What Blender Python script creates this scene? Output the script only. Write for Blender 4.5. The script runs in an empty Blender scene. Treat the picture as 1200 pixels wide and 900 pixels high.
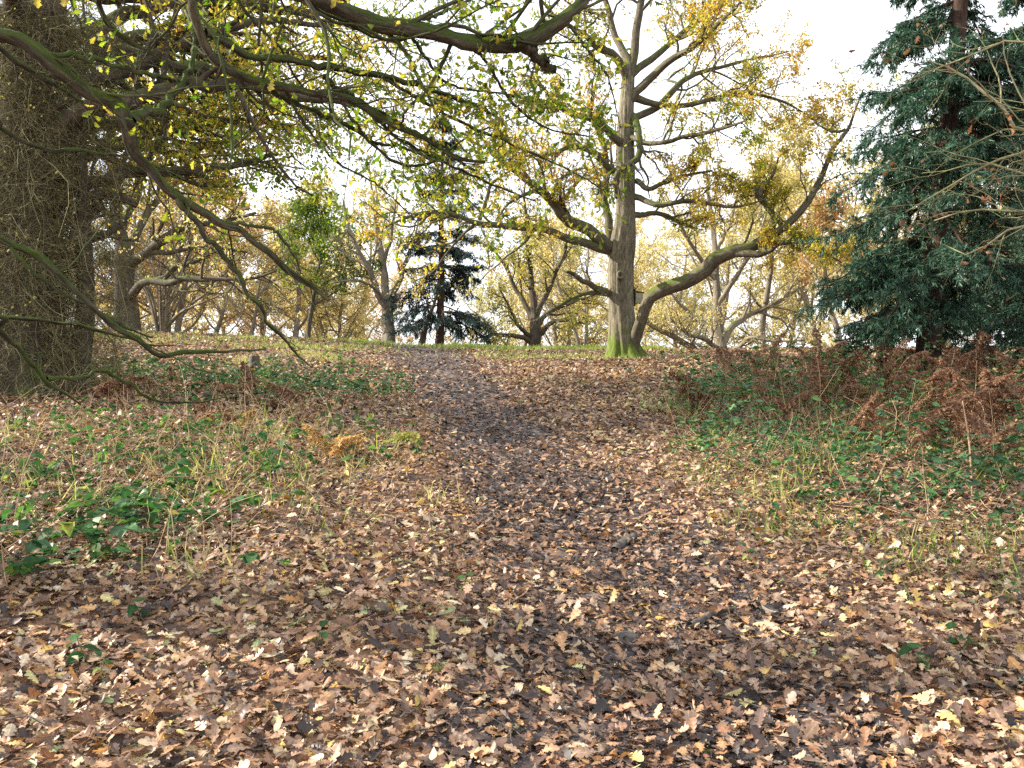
import bpy, math
import numpy as np
PI = math.pi
R = math.radians
F, CZ = 942.0, 1.6                       # focal length in photo pixels, eye height in metres
S = bpy.context.scene
COL = S.collection
UP = np.array([0.0, 0.0, 1.0])

def px(u, v, Y):
    return np.array([(u - 600) / F * Y, Y, CZ - (v - 450) / F * Y])

def norm(a):
    return a / np.maximum(np.linalg.norm(a, axis=-1, keepdims=True), 1e-9)

# ------------------------------------------------------------------ terrain
_pr = np.random.default_rng(3)
_wv = [( _pr.uniform(0.25, 2.6), _pr.uniform(0, 2*PI), _pr.uniform(0, 2*PI)) for _ in range(22)]
def wob2(x, y):
    s = np.zeros_like(np.asarray(x, float) + np.asarray(y, float))
    for k, a, p in _wv:
        s = s + np.sin((x*math.cos(a) + y*math.sin(a))*k*2 + p) / (1.0 + 1.2*k)
    return s / 3.0
_ys = np.linspace(-700, 900, 16001)
_sl = np.interp(_ys, [-30, -8, 0, 23, 26, 33, 45, 130, 300], [0.0, 0.05, 0.1, 0.1, 0.1, -0.01, -0.06, -0.05, -0.004])
_zs = np.cumsum(_sl) * (_ys[1]-_ys[0]); _zs -= np.interp(0.0, _ys, _zs)
PATH = np.array([(-6, 0.1, .95), (0, .35, .95), (2.8, .55, .95), (4.4, .70, .90), (6.2, .46, .84), (10.4, -.28, .74), (16, -1.15, .95), (25, -2.7, 1.5), (31, -4.0, 1.8), (40, -6.5, 1.8)])
def path_mask(x, y):
    c = np.interp(y, PATH[:, 0], PATH[:, 1]); w = np.interp(y, PATH[:, 0], PATH[:, 2])
    d = (x - c + 0.16*wob2(x*1.3+5, y*1.3)) / w
    return np.exp(-(d**2)**1.5) * (y < 41)
def height(x, y):
    x = np.asarray(x, float); y = np.asarray(y, float)
    z = np.interp(y, _ys, _zs)
    xl = np.clip(-x, 0, 26); xr = np.clip(x - 1.0, 0, 14)
    z = z + 0.046*xl*np.clip((y+6)/16, 0, 1) + 0.004*xr
    near = np.exp(-np.maximum(y-40, 0)/40)
    z = z + 0.055*wob2(x, y)*near - 0.05*path_mask(x, y)
    far = np.clip((np.abs(y) - 70)/200, 0, 1)
    return z + far*2.5*wob2(x*.02, y*.02)

# ------------------------------------------------------------------ mesh buffer
class Buf:
    def __init__(s): s.v, s.f, s.a, s.n = [], [], {}, 0
    def add(s, v, f, **at):
        v = np.asarray(v, np.float32).reshape(-1, 3); f = np.asarray(f, np.int64)
        s.v.append(v); s.f.append(f + s.n); 
        for k in at: s.a.setdefault(k, []).append((s.n, np.asarray(at[k], np.float32)))
        s.n += len(v)
    def build(s, name, mat, parent=None, origin=(0, 0, 0), smooth=True):
        v = np.concatenate(s.v) - np.asarray(origin, np.float32)
        me = bpy.data.meshes.new(name)
        tot = [np.full(len(f), f.shape[1], np.int32) for f in s.f]
        lt = np.concatenate(tot); li = np.concatenate([f.reshape(-1) for f in s.f]).astype(np.int32)
        ls = np.concatenate([[0], np.cumsum(lt)[:-1]]).astype(np.int32)
        me.vertices.add(len(v)); me.vertices.foreach_set('co', v.reshape(-1))
        me.loops.add(len(li)); me.loops.foreach_set('vertex_index', li)
        me.polygons.add(len(lt)); me.polygons.foreach_set('loop_start', ls)
        me.polygons.foreach_set('use_smooth', np.full(len(lt), smooth, dtype=bool))
        for k, parts in s.a.items():
            d = parts[0][1]; vec = d.ndim == 2
            arr = np.zeros((len(v), 3) if vec else len(v), np.float32)
            for o, p in parts: arr[o:o+len(p)] = p
            at = me.attributes.new(k, 'FLOAT_VECTOR' if vec else 'FLOAT', 'POINT')
            at.data.foreach_set('vector' if vec else 'value', arr.reshape(-1))
        me.update(calc_edges=True)
        me.materials.append(mat)
        ob = bpy.data.objects.new(name, me); COL.objects.link(ob)
        if parent is not None: ob.parent = parent
        else: ob.location = origin
        return ob

def thing(name, label, cat, loc=(0, 0, 0), group=None):
    o = bpy.data.objects.new(name, None); COL.objects.link(o)
    o.location = loc; o.empty_display_size = .2
    return tag(o, label, cat, group)
def tag(o, label, cat, group=None, kind=None):
    o['label'] = label; o['category'] = cat
    if group: o['group'] = group
    if kind: o['kind'] = kind
    return o
def dup(root, loc, rz, sc=1.0, label=None, group=None, mats=None, tilt=(0, 0)):
    r = root.copy(); COL.objects.link(r); r.location = loc; r.rotation_euler = (tilt[0], tilt[1], rz); r.scale = (sc,)*3
    if label: r['label'] = label
    if group: r['group'] = group
    for ch in root.children:
        c = ch.copy(); COL.objects.link(c); c.parent = r
        if mats and ch.name.split('.')[0] in mats:
            c.material_slots[0].link = 'OBJECT'; c.material_slots[0].material = mats[ch.name.split('.')[0]]
    return r

# ------------------------------------------------------------------ tubes and branches
def tubes(buf, P, Rr, k, cap=True):
    """P (B,n,3) centre lines, Rr (B,n) radii: B tapered tubes of k sides."""
    P = np.asarray(P, float); Rr = np.asarray(Rr, float)
    if P.ndim == 2: P = P[None]; Rr = Rr[None]
    B, n, _ = P.shape
    T = np.empty_like(P); T[:, 1:-1] = P[:, 2:] - P[:, :-2]; T[:, 0] = P[:, 1]-P[:, 0]; T[:, -1] = P[:, -1]-P[:, -2]
    T = norm(T)
    refs = norm(np.array([[1, 0, 0], [0, 1, 0], [0, 0, 1], [1, 1, 0], [1, -1, 0], [0, 1, 1], [1, 0, 1.]]))
    worst = np.abs(np.einsum('bnc,rc->bnr', T, refs)).max(axis=1)
    ref = refs[worst.argmin(axis=1)][:, None, :]
    N = norm(np.cross(T, ref)); Bn = np.cross(T, N)
    a = np.arange(k)/k*2*PI
    ring = (np.cos(a)[None, None, :, None]*N[:, :, None, :] + np.sin(a)[None, None, :, None]*Bn[:, :, None, :])
    V = P[:, :, None, :] + ring*Rr[:, :, None, None]
    L = np.concatenate([np.zeros((B, 1)), np.cumsum(np.linalg.norm(P[:, 1:]-P[:, :-1], axis=2), axis=1)], axis=1)
    off = np.random.default_rng(B*n).uniform(0, 50, (B, 1, 1))
    bk = np.stack([np.cos(a)[None, None, :]*Rr[:, :, None] + off, np.sin(a)[None, None, :]*Rr[:, :, None] + off, np.broadcast_to(L[:, :, None]*.22, (B, n, k))], axis=-1)
    base = (np.arange(B)*n*k)[:, None, None] + (np.arange(n-1)*k)[None, :, None]
    j = np.arange(k)[None, None, :]; j2 = (j+1) % k
    Fq = np.stack([base+j, base+j2, base+k+j2, base+k+j], axis=-1).reshape(-1, 4)
    buf.add(V.reshape(-1, 3), Fq, bk=bk.reshape(-1, 3))
    if cap:
        e = (np.arange(B)*n*k)[:, None] + (n-1)*k + np.arange(k)[None]
        buf.f.append(e + buf.n - B*n*k)

def smooth(pts, n):
    """Catmull-Rom resample of control rows (any columns) to n rows, about even in arc length."""
    p = np.asarray(pts, float); p = np.vstack([2*p[0]-p[1], p, 2*p[-1]-p[-2]])
    out = []
    for i in range(1, len(p)-2):
        t = np.linspace(0, 1, 12, endpoint=False)[:, None]
        a, b, c, d = p[i-1], p[i], p[i+1], p[i+2]
        out.append(.5*((2*b) + (c-a)*t + (2*a-5*b+4*c-d)*t**2 + (3*b-a-3*c+d)*t**3))
    q = np.vstack(out + [p[-2][None]])
    s = np.concatenate([[0], np.cumsum(np.linalg.norm(np.diff(q[:, :3], axis=0), axis=1))])
    t = np.linspace(0, s[-1], n)
    return np.stack([np.interp(t, s, q[:, c]) for c in range(q.shape[1])], axis=1)

def traced(rows, n=18, rng=None, jit=0.0):
    """rows of (u, v, Y, r_px) seen in the photo, at their own distances -> (P, R)"""
    q = np.array([list(px(u, v, Y)) + [r/F*Y] for u, v, Y, r in rows])
    s = smooth(q, n)
    P, Rr = s[:, :3], np.maximum(s[:, 3], .002)
    if rng is not None and jit > 0:
        w = rng.normal(0, 1, P.shape); w[1:-1] = (w[:-2]+w[1:-1]+w[2:])/2; w[0] = 0
        P = P + w*jit*Rr[:, None]
    return P, Rr

def grow(rng, PP, PR, m, t0, t1, ang, lf, n, wob, trop, rf=.55, rend=.3, flat=0.0, rmin=.002, minlen=.12, decay=.5, dirbias=None):
    B, k, _ = PP.shape
    t = t0 + (t1-t0)*(np.arange(m)[None, :] + rng.uniform(0, 1, (B, m)))/m
    q = t*(k-1); i0 = np.minimum(q.astype(int), k-2); f = (q-i0)[..., None]
    bi = np.arange(B)[:, None]
    st = PP[bi, i0]*(1-f) + PP[bi, i0+1]*f
    T = norm(PP[bi, i0+1] - PP[bi, i0])
    pr = PR[bi, i0]*(1-f[..., 0]) + PR[bi, i0+1]*f[..., 0]
    pl = np.linalg.norm(np.diff(PP, axis=1), axis=2).sum(axis=1)[:, None]
    qv = rng.normal(0, 1, (B, m, 3)); qv[..., 2] *= (1-flat)
    if dirbias is not None: qv = qv + np.asarray(dirbias)
    pe = norm(qv - (qv*T).sum(-1, keepdims=True)*T)
    a = rng.uniform(ang[0], ang[1], (B, m, 1))
    d = norm(np.cos(a)*T + np.sin(a)*pe)
    L = np.maximum(pl*lf*(1-decay*t)*rng.uniform(.55, 1.35, (B, m)), minlen)
    r0 = np.maximum(np.minimum(pr*rf*rng.uniform(.7, 1.1, (B, m)), L*.05), rmin)
    P = np.empty((B, m, n, 3)); P[:, :, 0] = st
    step = (L/(n-1))[..., None]
    for i in range(1, n):
        d = norm(d + rng.normal(0, wob, d.shape) + trop*UP)
        P[:, :, i] = P[:, :, i-1] + d*step
    Rr = r0[..., None]*np.linspace(1, rend, n)[None, None, :]
    return P.reshape(B*m, n, 3), np.maximum(Rr.reshape(B*m, n), rmin*.6)

def keep(rng, P, Rr, frac):
    s = rng.uniform(0, 1, len(P)) < frac
    return P[s], Rr[s]

# ------------------------------------------------------------------ leaves
def half_leaf(prof):
    """prof rows (y, halfwidth): midrib and both outlines -> verts, quads"""
    v, f = [], []
    for y, w in prof: v += [(-w, y, 0), (0, y, 0), (w, y, 0)]
    for i in range(len(prof)-1):
        a = 3*i; f += [(a, a+1, a+4, a+3), (a+1, a+2, a+5, a+4)]
    return np.array(v, float), np.array(f)
OAK0 = half_leaf([(0, .012), (.12, .02), (.2, .10), (.27, .13), (.33, .07), (.42, .20), (.5, .24), (.56, .12), (.66, .26), (.74, .28), (.80, .16), (.88, .18), (.96, .12), (1.0, .02)])
OAK1 = half_leaf([(0, .01), (.15, .07), (.28, .15), (.36, .08), (.5, .24), (.58, .13), (.74, .28), (.84, .16), (1.0, .05)])
OAK2 = half_leaf([(0, .02), (.4, .24), (.75, .26), (1.0, .05)])
OVATE = half_leaf([(0, .01), (.1, .16), (.28, .31), (.5, .30), (.75, .17), (1.0, .01)])
OVATE2 = half_leaf([(0, .02), (.35, .32), (.7, .22), (1.0, .01)])
DIAM = (np.array([(0, 0, 0), (-.28, .55, 0), (0, 1, 0), (.28, .55, 0)], float), np.array([(0, 1, 2, 3)]))
NEED = (np.array([(-.09, 0, 0), (.09, 0, 0), (.07, .6, 0), (0, 1, 0), (-.07, .6, 0)], float), np.array([(0, 1, 2, 3, 4)]))
BLADE = (np.array([(-.02, 0, 0), (.02, 0, 0), (-.019, .4, 0), (.019, .4, 0), (-.012, .75, 0), (.012, .75, 0), (-.001, 1, 0), (.001, 1, 0)], float), np.array([(0, 1, 3, 2), (2, 3, 5, 4), (4, 5, 7, 6)]))

def leaves(buf, tm, pos, yd, nr, size, rng, curl=(.0, .0), curlsd=(.25, .25), rnd=None, val=None):
    v, f = tm; N, k = len(pos), len(v)
    if N == 0: return
    y = norm(yd); x = norm(np.cross(y, nr)); z = np.cross(x, y)
    c1 = rng.normal(curl[0], curlsd[0], (N, 1)); c2 = rng.normal(curl[1], curlsd[1], (N, 1)); tw = rng.normal(0, curlsd[0]*.8, (N, 1))
    lx = v[None, :, 0]*np.ones((N, 1)); ly = v[None, :, 1]*np.ones((N, 1))
    lz = c1*4*lx**2 + c2*(ly-.3)**2 + tw*lx*(ly-.2)
    sz = size[:, None, None]
    V = pos[:, None] + sz*(lx[..., None]*x[:, None] + ly[..., None]*y[:, None] + lz[..., None]*z[:, None])
    Fa = (f[None] + (np.arange(N)*k)[:, None, None]).reshape(-1, f.shape[1])
    rnd = rng.uniform(0, 1, N) if rnd is None else rnd
    val = rng.uniform(.75, 1.15, N) if val is None else val
    ex = {'mid': np.tile((v[:, 0] == 0).astype(float), N)} if k > 12 else {}
    buf.add(V.reshape(-1, 3), Fa, rnd=np.repeat(rnd, k), val=np.repeat(val, k), **ex)

def twig_leaves(buf, tm, rng, P, Rr, per, size, rnd_of=None, t0=.25, droop=.25, spread=.06):
    """per leaves along every twig"""
    B, n, _ = P.shape
    t = rng.uniform(t0, 1.0, (B, per)); q = t*(n-1); i0 = np.minimum(q.astype(int), n-2); f = (q-i0)[..., None]; bi = np.arange(B)[:, None]
    pos = (P[bi, i0]*(1-f)+P[bi, i0+1]*f).reshape(-1, 3); T = norm(P[bi, i0+1]-P[bi, i0]).reshape(-1, 3)
    N = len(pos)
    yd = norm(T*.5 + rng.normal(0, .7, (N, 3)) - droop*UP)
    nr = norm(rng.normal(0, .6, (N, 3)) + UP*.8)
    pos = pos + rng.normal(0, spread, (N, 3))
    sz = rng.uniform(size[0], size[1], N)
    rnd = None
    if rnd_of is not None: rnd = rnd_of(pos, rng)
    leaves(buf, tm, pos, yd, nr, sz, rng, rnd=rnd)

# ------------------------------------------------------------------ materials
def nodemat(name):
    m = bpy.data.materials.new(name); m.use_nodes = True
    nt = m.node_tree; nt.nodes.clear()
    out = nt.nodes.new('ShaderNodeOutputMaterial')
    return m, nt, out
def N_(nt, typ, **kw):
    n = nt.nodes.new(typ)
    for k, v in kw.items(): setattr(n, k, v)
    return n
def ramp(nt, stops, fac, interp='LINEAR'):
    r = N_(nt, 'ShaderNodeValToRGB'); cr = r.color_ramp; cr.interpolation = interp
    while len(cr.elements) < len(stops): cr.elements.new(.5)
    for e, (p, c) in zip(cr.elements, stops): e.position = p; e.color = (*c, 1)
    nt.links.new(fac, r.inputs[0]); return r.outputs[0]
def leafmat(name, stops, trans=.4, rough=.5, spec=.35, bright=1.0, jit=.0, blotch=.3):
    m, nt, out = nodemat(name); L = nt.links.new
    a = N_(nt, 'ShaderNodeAttribute', attribute_name='rnd'); b = N_(nt, 'ShaderNodeAttribute', attribute_name='val')
    fac = a.outputs['Fac']
    if jit:
        oi = N_(nt, 'ShaderNodeObjectInfo'); ad = N_(nt, 'ShaderNodeMath', operation='MULTIPLY_ADD'); L(oi.outputs['Random'], ad.inputs[0]); ad.inputs[1].default_value = jit; L(fac, ad.inputs[2])
        sb = N_(nt, 'ShaderNodeMath', operation='SUBTRACT', use_clamp=True); L(ad.outputs[0], sb.inputs[0]); sb.inputs[1].default_value = jit/2; fac = sb.outputs[0]
    c = ramp(nt, stops, fac)
    mul = N_(nt, 'ShaderNodeVectorMath', operation='SCALE'); L(c, mul.inputs[0])
    mv = N_(nt, 'ShaderNodeMath', operation='MULTIPLY'); L(b.outputs['Fac'], mv.inputs[0]); mv.inputs[1].default_value = bright; L(mv.outputs[0], mul.inputs['Scale'])
    # blotches and a paler midrib on the leaf itself
    gm = N_(nt, 'ShaderNodeNewGeometry'); nz = N_(nt, 'ShaderNodeTexNoise'); nz.inputs['Scale'].default_value = 55; nz.inputs['Detail'].default_value = 3; L(gm.outputs['Position'], nz.inputs['Vector'])
    blo = N_(nt, 'ShaderNodeMapRange'); blo.inputs[1].default_value = .3; blo.inputs[2].default_value = .7; blo.inputs[3].default_value = 1-blotch; blo.inputs[4].default_value = 1+blotch*.7; L(nz.outputs['Fac'], blo.inputs[0])
    am = N_(nt, 'ShaderNodeAttribute', attribute_name='mid'); vr = N_(nt, 'ShaderNodeMapRange'); vr.inputs[1].default_value = .84; vr.inputs[2].default_value = .95; vr.inputs[3].default_value = 1; vr.inputs[4].default_value = 1.45; L(am.outputs['Fac'], vr.inputs[0])
    bm_ = N_(nt, 'ShaderNodeMath', operation='MULTIPLY'); L(blo.outputs[0], bm_.inputs[0]); L(vr.outputs[0], bm_.inputs[1])
    mul2 = N_(nt, 'ShaderNodeVectorMath', operation='SCALE'); L(mul.outputs[0], mul2.inputs[0]); L(bm_.outputs[0], mul2.inputs['Scale']); mul = mul2
    p = N_(nt, 'ShaderNodeBsdfPrincipled'); L(mul.outputs[0], p.inputs['Base Color']); p.inputs['Roughness'].default_value = rough
    p.inputs['Specular IOR Level'].default_value = spec
    if trans > 0:
        t = N_(nt, 'ShaderNodeBsdfTranslucent'); 
        sat = N_(nt, 'ShaderNodeHueSaturation'); sat.inputs['Saturation'].default_value = 1.15; sat.inputs['Value'].default_value = 1.5; L(mul.outputs[0], sat.inputs['Color']); L(sat.outputs[0], t.inputs[0])
        mx = N_(nt, 'ShaderNodeMixShader'); mx.inputs[0].default_value = trans; L(p.outputs[0], mx.inputs[1]); L(t.outputs[0], mx.inputs[2]); L(mx.outputs[0], out.inputs[0])
    else: L(p.outputs[0], out.inputs[0])
    return m
def barkmat(name, dark, light, moss=0.0, mosscol=(.07, .10, .02), scale=26., bump=.8, mosslow=0.0, patch=(.72, 1.15)):
    m, nt, out = nodemat(name); L = nt.links.new
    a = N_(nt, 'ShaderNodeAttribute', attribute_name='bk')
    n1 = N_(nt, 'ShaderNodeTexNoise'); n1.inputs['Scale'].default_value = scale; n1.inputs['Detail'].default_value = 6; n1.inputs['Roughness'].default_value = .65; L(a.outputs['Vector'], n1.inputs['Vector'])
    n2 = N_(nt, 'ShaderNodeTexNoise'); n2.inputs['Scale'].default_value = scale*.16; n2.inputs['Detail'].default_value = 3; L(a.outputs['Vector'], n2.inputs['Vector'])
    c = ramp(nt, [(.3, dark), (.52, tuple((x+y)/2 for x, y in zip(dark, light))), (.72, light)], n1.outputs['Fac'])
    pat = ramp(nt, [(.35, (patch[0],)*3), (.65, (patch[1], patch[1], patch[1]*.97))], n2.outputs['Fac'])
    mm = N_(nt, 'ShaderNodeMix', data_type='RGBA', blend_type='MULTIPLY'); mm.inputs[0].default_value = 1; L(c, mm.inputs[6]); L(pat, mm.inputs[7])
    col = mm.outputs[2]
    if moss > 0:
        g = N_(nt, 'ShaderNodeNewGeometry'); sx = N_(nt, 'ShaderNodeSeparateXYZ'); L(g.outputs['Normal'], sx.inputs[0])
        n3 = N_(nt, 'ShaderNodeTexNoise'); n3.inputs['Scale'].default_value = 2.6; n3.inputs['Detail'].default_value = 5; L(g.outputs['Position'], n3.inputs['Vector'])
        ad = N_(nt, 'ShaderNodeMath', operation='MULTIPLY_ADD'); L(sx.outputs['Z'], ad.inputs[0]); ad.inputs[1].default_value = .35; L(n3.outputs['Fac'], ad.inputs[2])
        fac = ad.outputs[0]
        if mosslow:
            tc = N_(nt, 'ShaderNodeTexCoord'); sz = N_(nt, 'ShaderNodeSeparateXYZ'); L(tc.outputs['Object'], sz.inputs[0])
            mr = N_(nt, 'ShaderNodeMapRange'); mr.inputs[1].default_value = mosslow; mr.inputs[2].default_value = 0; mr.inputs[3].default_value = 0; mr.inputs[4].default_value = .42; L(sz.outputs['Z'], mr.inputs[0])
            a2 = N_(nt, 'ShaderNodeMath', operation='ADD'); L(fac, a2.inputs[0]); L(mr.outputs[0], a2.inputs[1]); fac = a2.outputs[0]
        rr = N_(nt, 'ShaderNodeMapRange'); rr.inputs[1].default_value = .78-.4*moss; rr.inputs[2].default_value = .95-.4*moss; L(fac, rr.inputs[0])
        mc = N_(nt, 'ShaderNodeMix', data_type='RGBA'); L(rr.outputs[0], mc.inputs[0]); L(col, mc.inputs[6])
        mv = ramp(nt, [(.3, tuple(x*.6 for x in mosscol)), (.7, tuple(x*1.4 for x in mosscol))], n1.outputs['Fac']); L(mv, mc.inputs[7]); col = mc.outputs[2]
    p = N_(nt, 'ShaderNodeBsdfPrincipled'); L(col, p.inputs['Base Color']); p.inputs['Roughness'].default_value = .9; p.inputs['Specular IOR Level'].default_value = .2
    bp = N_(nt, 'ShaderNodeBump'); bp.inputs['Strength'].default_value = bump; bp.inputs['Distance'].default_value = .02; L(n1.outputs['Fac'], bp.inputs['Height']); L(bp.outputs[0], p.inputs['Normal'])
    L(p.outputs[0], out.inputs[0]); return m
def plain(name, c1, c2, scale=8., rough=.85, bump=.3, coord='Object'):
    m, nt, out = nodemat(name); L = nt.links.new
    tc = N_(nt, 'ShaderNodeTexCoord')
    n1 = N_(nt, 'ShaderNodeTexNoise'); n1.inputs['Scale'].default_value = scale; n1.inputs['Detail'].default_value = 6; L(tc.outputs[coord], n1.inputs['Vector'])
    c = ramp(nt, [(.35, c1), (.65, c2)], n1.outputs['Fac'])
    p = N_(nt, 'ShaderNodeBsdfPrincipled'); L(c, p.inputs['Base Color']); p.inputs['Roughness'].default_value = rough
    bp = N_(nt, 'ShaderNodeBump'); bp.inputs['Strength'].default_value = bump; bp.inputs['Distance'].default_value = .02; L(n1.outputs['Fac'], bp.inputs['Height']); L(bp.outputs[0], p.inputs['Normal'])
    L(p.outputs[0], out.inputs[0]); return m
def groundmat(name, stops, soil, cover, scale=14.):
    m, nt, out = nodemat(name); L = nt.links.new
    tc = N_(nt, 'ShaderNodeTexCoord')
    vo = N_(nt, 'ShaderNodeTexVoronoi'); vo.inputs['Scale'].default_value = scale; L(tc.outputs['Object'], vo.inputs['Vector'])
    sp = N_(nt, 'ShaderNodeSeparateColor'); L(vo.outputs['Color'], sp.inputs[0])
    c = ramp(nt, stops, sp.outputs[0])
    n1 = N_(nt, 'ShaderNodeTexNoise'); n1.inputs['Scale'].default_value = 5.; n1.inputs['Detail'].default_value = 8; n1.inputs['Roughness'].default_value = .7; L(tc.outputs['Object'], n1.inputs['Vector'])
    rr = N_(nt, 'ShaderNodeMapRange'); rr.inputs[1].default_value = .62-.35*cover; rr.inputs[2].default_value = .72-.35*cover; L(n1.outputs['Fac'], rr.inputs[0])
    mc = N_(nt, 'ShaderNodeMix', data_type='RGBA'); L(rr.outputs[0], mc.inputs[0]); mc.inputs[6].default_value = (*soil, 1); L(c, mc.inputs[7])
    p = N_(nt, 'ShaderNodeBsdfPrincipled'); L(mc.outputs[2], p.inputs['Base Color']); p.inputs['Roughness'].default_value = .8
    bp = N_(nt, 'ShaderNodeBump'); bp.inputs['Strength'].default_value = .6; bp.inputs['Distance'].default_value = .02
    mx = N_(nt, 'ShaderNodeMath', operation='ADD'); L(n1.outputs['Fac'], mx.inputs[0]); L(sp.outputs[1], mx.inputs[1]); L(mx.outputs[0], bp.inputs['Height']); L(bp.outputs[0], p.inputs['Normal'])
    L(p.outputs[0], out.inputs[0]); return m

LIT = [(0, (.03, .021, .019)), (.12, (.075, .045, .034)), (.22, (.15, .088, .062)), (.31, (.25, .12, .058)), (.40, (.28, .18, .12)), (.50, (.34, .185, .09)), (.58, (.36, .255, .185)), (.66, (.28, .145, .072)), (.76, (.45, .33, .22)), (.83, (.40, .19, .05)), (.90, (.52, .43, .30)), (.95, (.46, .29, .07)), (.98, (.46, .42, .19)), (1.0, (.30, .36, .16))]
M_litter = leafmat('fallen_oak_leaf', LIT, trans=.12, rough=.5, spec=.4)
M_ground = groundmat('leafy_ground', [(0, (.05, .03, .022)), (.35, (.15, .08, .045)), (.7, (.24, .13, .07)), (1, (.30, .19, .12))], (.035, .024, .018), .75)
M_path = groundmat('trodden_path', [(0, (.05, .04, .038)), (.5, (.13, .105, .10)), (1, (.23, .18, .165))], (.04, .033, .031), .45, 26.)
GOLD = [(0, (.26, .235, .10)), (.3, (.43, .385, .175)), (.55, (.52, .455, .215)), (.8, (.52, .39, .165)), (1, (.38, .385, .165))]  # far leaves paled: distant haze is put into their colour
YGREEN = [(0, (.14, .165, .05)), (.35, (.25, .25, .075)), (.7, (.38, .345, .11)), (1, (.45, .35, .12))]
ORANGE = [(0, (.30, .18, .08)), (.4, (.46, .30, .135)), (.75, (.53, .38, .18)), (1, (.45, .38, .16))]
GREENS = [(0, (.05, .09, .018)), (.5, (.11, .16, .028)), (.8, (.20, .23, .04)), (1, (.38, .29, .06))]
OAKMIX = [(0, (.06, .11, .018)), (.22, (.12, .16, .028)), (.42, (.24, .23, .045)), (.65, (.41, .32, .09)), (.85, (.42, .25, .065)), (1, (.22, .11, .035))]
M_gold = leafmat('golden_leaf', GOLD, trans=.52, jit=.35)
M_yg = leafmat('yellow_green_leaf', YGREEN, trans=.5, jit=.3)
M_orange = leafmat('orange_leaf', ORANGE, trans=.5, jit=.3)
M_green = leafmat('green_leaf', GREENS, trans=.5)
M_mix = leafmat('turning_oak_leaf', OAKMIX, trans=.62, bright=1.15)
M_brown = leafmat('withered_leaf', [(0, (.12, .05, .025)), (.6, (.26, .11, .05)), (1, (.36, .2, .1))], trans=.3)
M_bramble = leafmat('bramble_leaf', [(0, (.025, .065, .028)), (.45, (.045, .12, .042)), (.75, (.085, .18, .05)), (.93, (.12, .18, .04)), (1, (.4, .32, .05))], trans=.25, rough=.5, spec=.3)
M_sprig = leafmat('fresh_leaf', [(0, (.022, .06, .022)), (.5, (.045, .115, .032)), (.85, (.12, .21, .05)), (1, (.45, .42, .08))], trans=.4, rough=.6, spec=.2)
M_bracken = leafmat('dead_bracken', [(0, (.09, .042, .027)), (.5, (.18, .086, .052)), (.85, (.27, .15, .085)), (1, (.42, .29, .15))], trans=.3, rough=.7, spec=.2)
M_brkpale = leafmat('straw_bracken', [(0, (.34, .16, .06)), (.5, (.45, .28, .10)), (1, (.52, .42, .2))], trans=.4, rough=.7, spec=.2)
M_fern = leafmat('yellowing_fern', [(0, (.16, .22, .05)), (.6, (.30, .33, .08)), (1, (.45, .38, .12))], trans=.45, rough=.6, spec=.2)
M_grass = leafmat('grass_blade', [(0, (.05, .11, .02)), (.5, (.15, .24, .045)), (.8, (.28, .32, .08)), (1, (.42, .36, .17))], trans=.4, rough=.5)
M_needle = leafmat('conifer_needle', [(0, (.016, .042, .027)), (.5, (.044, .106, .066)), (.8, (.086, .165, .098)), (.93, (.13, .19, .105)), (1, (.16, .12, .06))], trans=.22, rough=.5, spec=.35)
M_needle_blue = leafmat('blue_conifer_needle', [(0, (.013, .03, .028)), (.5, (.028, .058, .05)), (1, (.055, .09, .07))], trans=.18, rough=.5, spec=.35)
B_oak = barkmat('grey_oak_bark', (.055, .048, .036), (.25, .22, .15), moss=.36, mosscol=(.09, .12, .02), scale=24, mosslow=1.1)
B_limb = barkmat('oak_limb_bark', (.048, .042, .031), (.19, .165, .115), moss=.55, mosscol=(.07, .09, .018), scale=30)
B_mossy = barkmat('mossy_branch_bark', (.022, .019, .014), (.12, .105, .075), moss=1.0, mosscol=(.05, .072, .014), scale=45, bump=1.0, patch=(.55, 1.7))  # bark darkened: the shade on these limbs is put into its colour
B_dark = barkmat('dark_trunk_bark', (.03, .025, .02), (.13, .105, .08), moss=.35, scale=22)
B_far = barkmat('far_bark', (.10, .085, .065), (.30, .26, .20), moss=.25, scale=20)  # paler bark, with the haze over distant trunks painted into it
B_con = barkmat('conifer_bark', (.022, .014, .010), (.09, .055, .04), scale=24)
B_pale = barkmat('pale_twig_bark', (.16, .14, .08), (.40, .36, .22), moss=.3, mosscol=(.22, .24, .07), scale=40)
B_thick = barkmat('shaggy_twig_bark', (.07, .06, .032), (.30, .27, .14), scale=9, patch=(.55, 1.3))
B_stem = plain('dry_stalk', (.26, .15, .08), (.52, .37, .21), 20)
B_cane = plain('bramble_cane', (.09, .05, .03), (.16, .14, .05), 20)
M_stick = plain('wet_dead_wood', (.03, .026, .022), (.10, .085, .07), 30, bump=.6)
M_stone = plain('dull_stone', (.045, .04, .037), (.12, .105, .09), 30, bump=.6)
M_stump = plain('stump_wood', (.05, .04, .03), (.14, .11, .08), 14, bump=.6)
M_box = plain('weathered_timber', (.20, .19, .12), (.32, .30, .20), 12)
M_boxdark = plain('dark_timber', (.05, .045, .035), (.10, .09, .07), 12)
M_hole = plain('nest_hole_black', (.008, .008, .008), (.012, .012, .012), 5)

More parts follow.
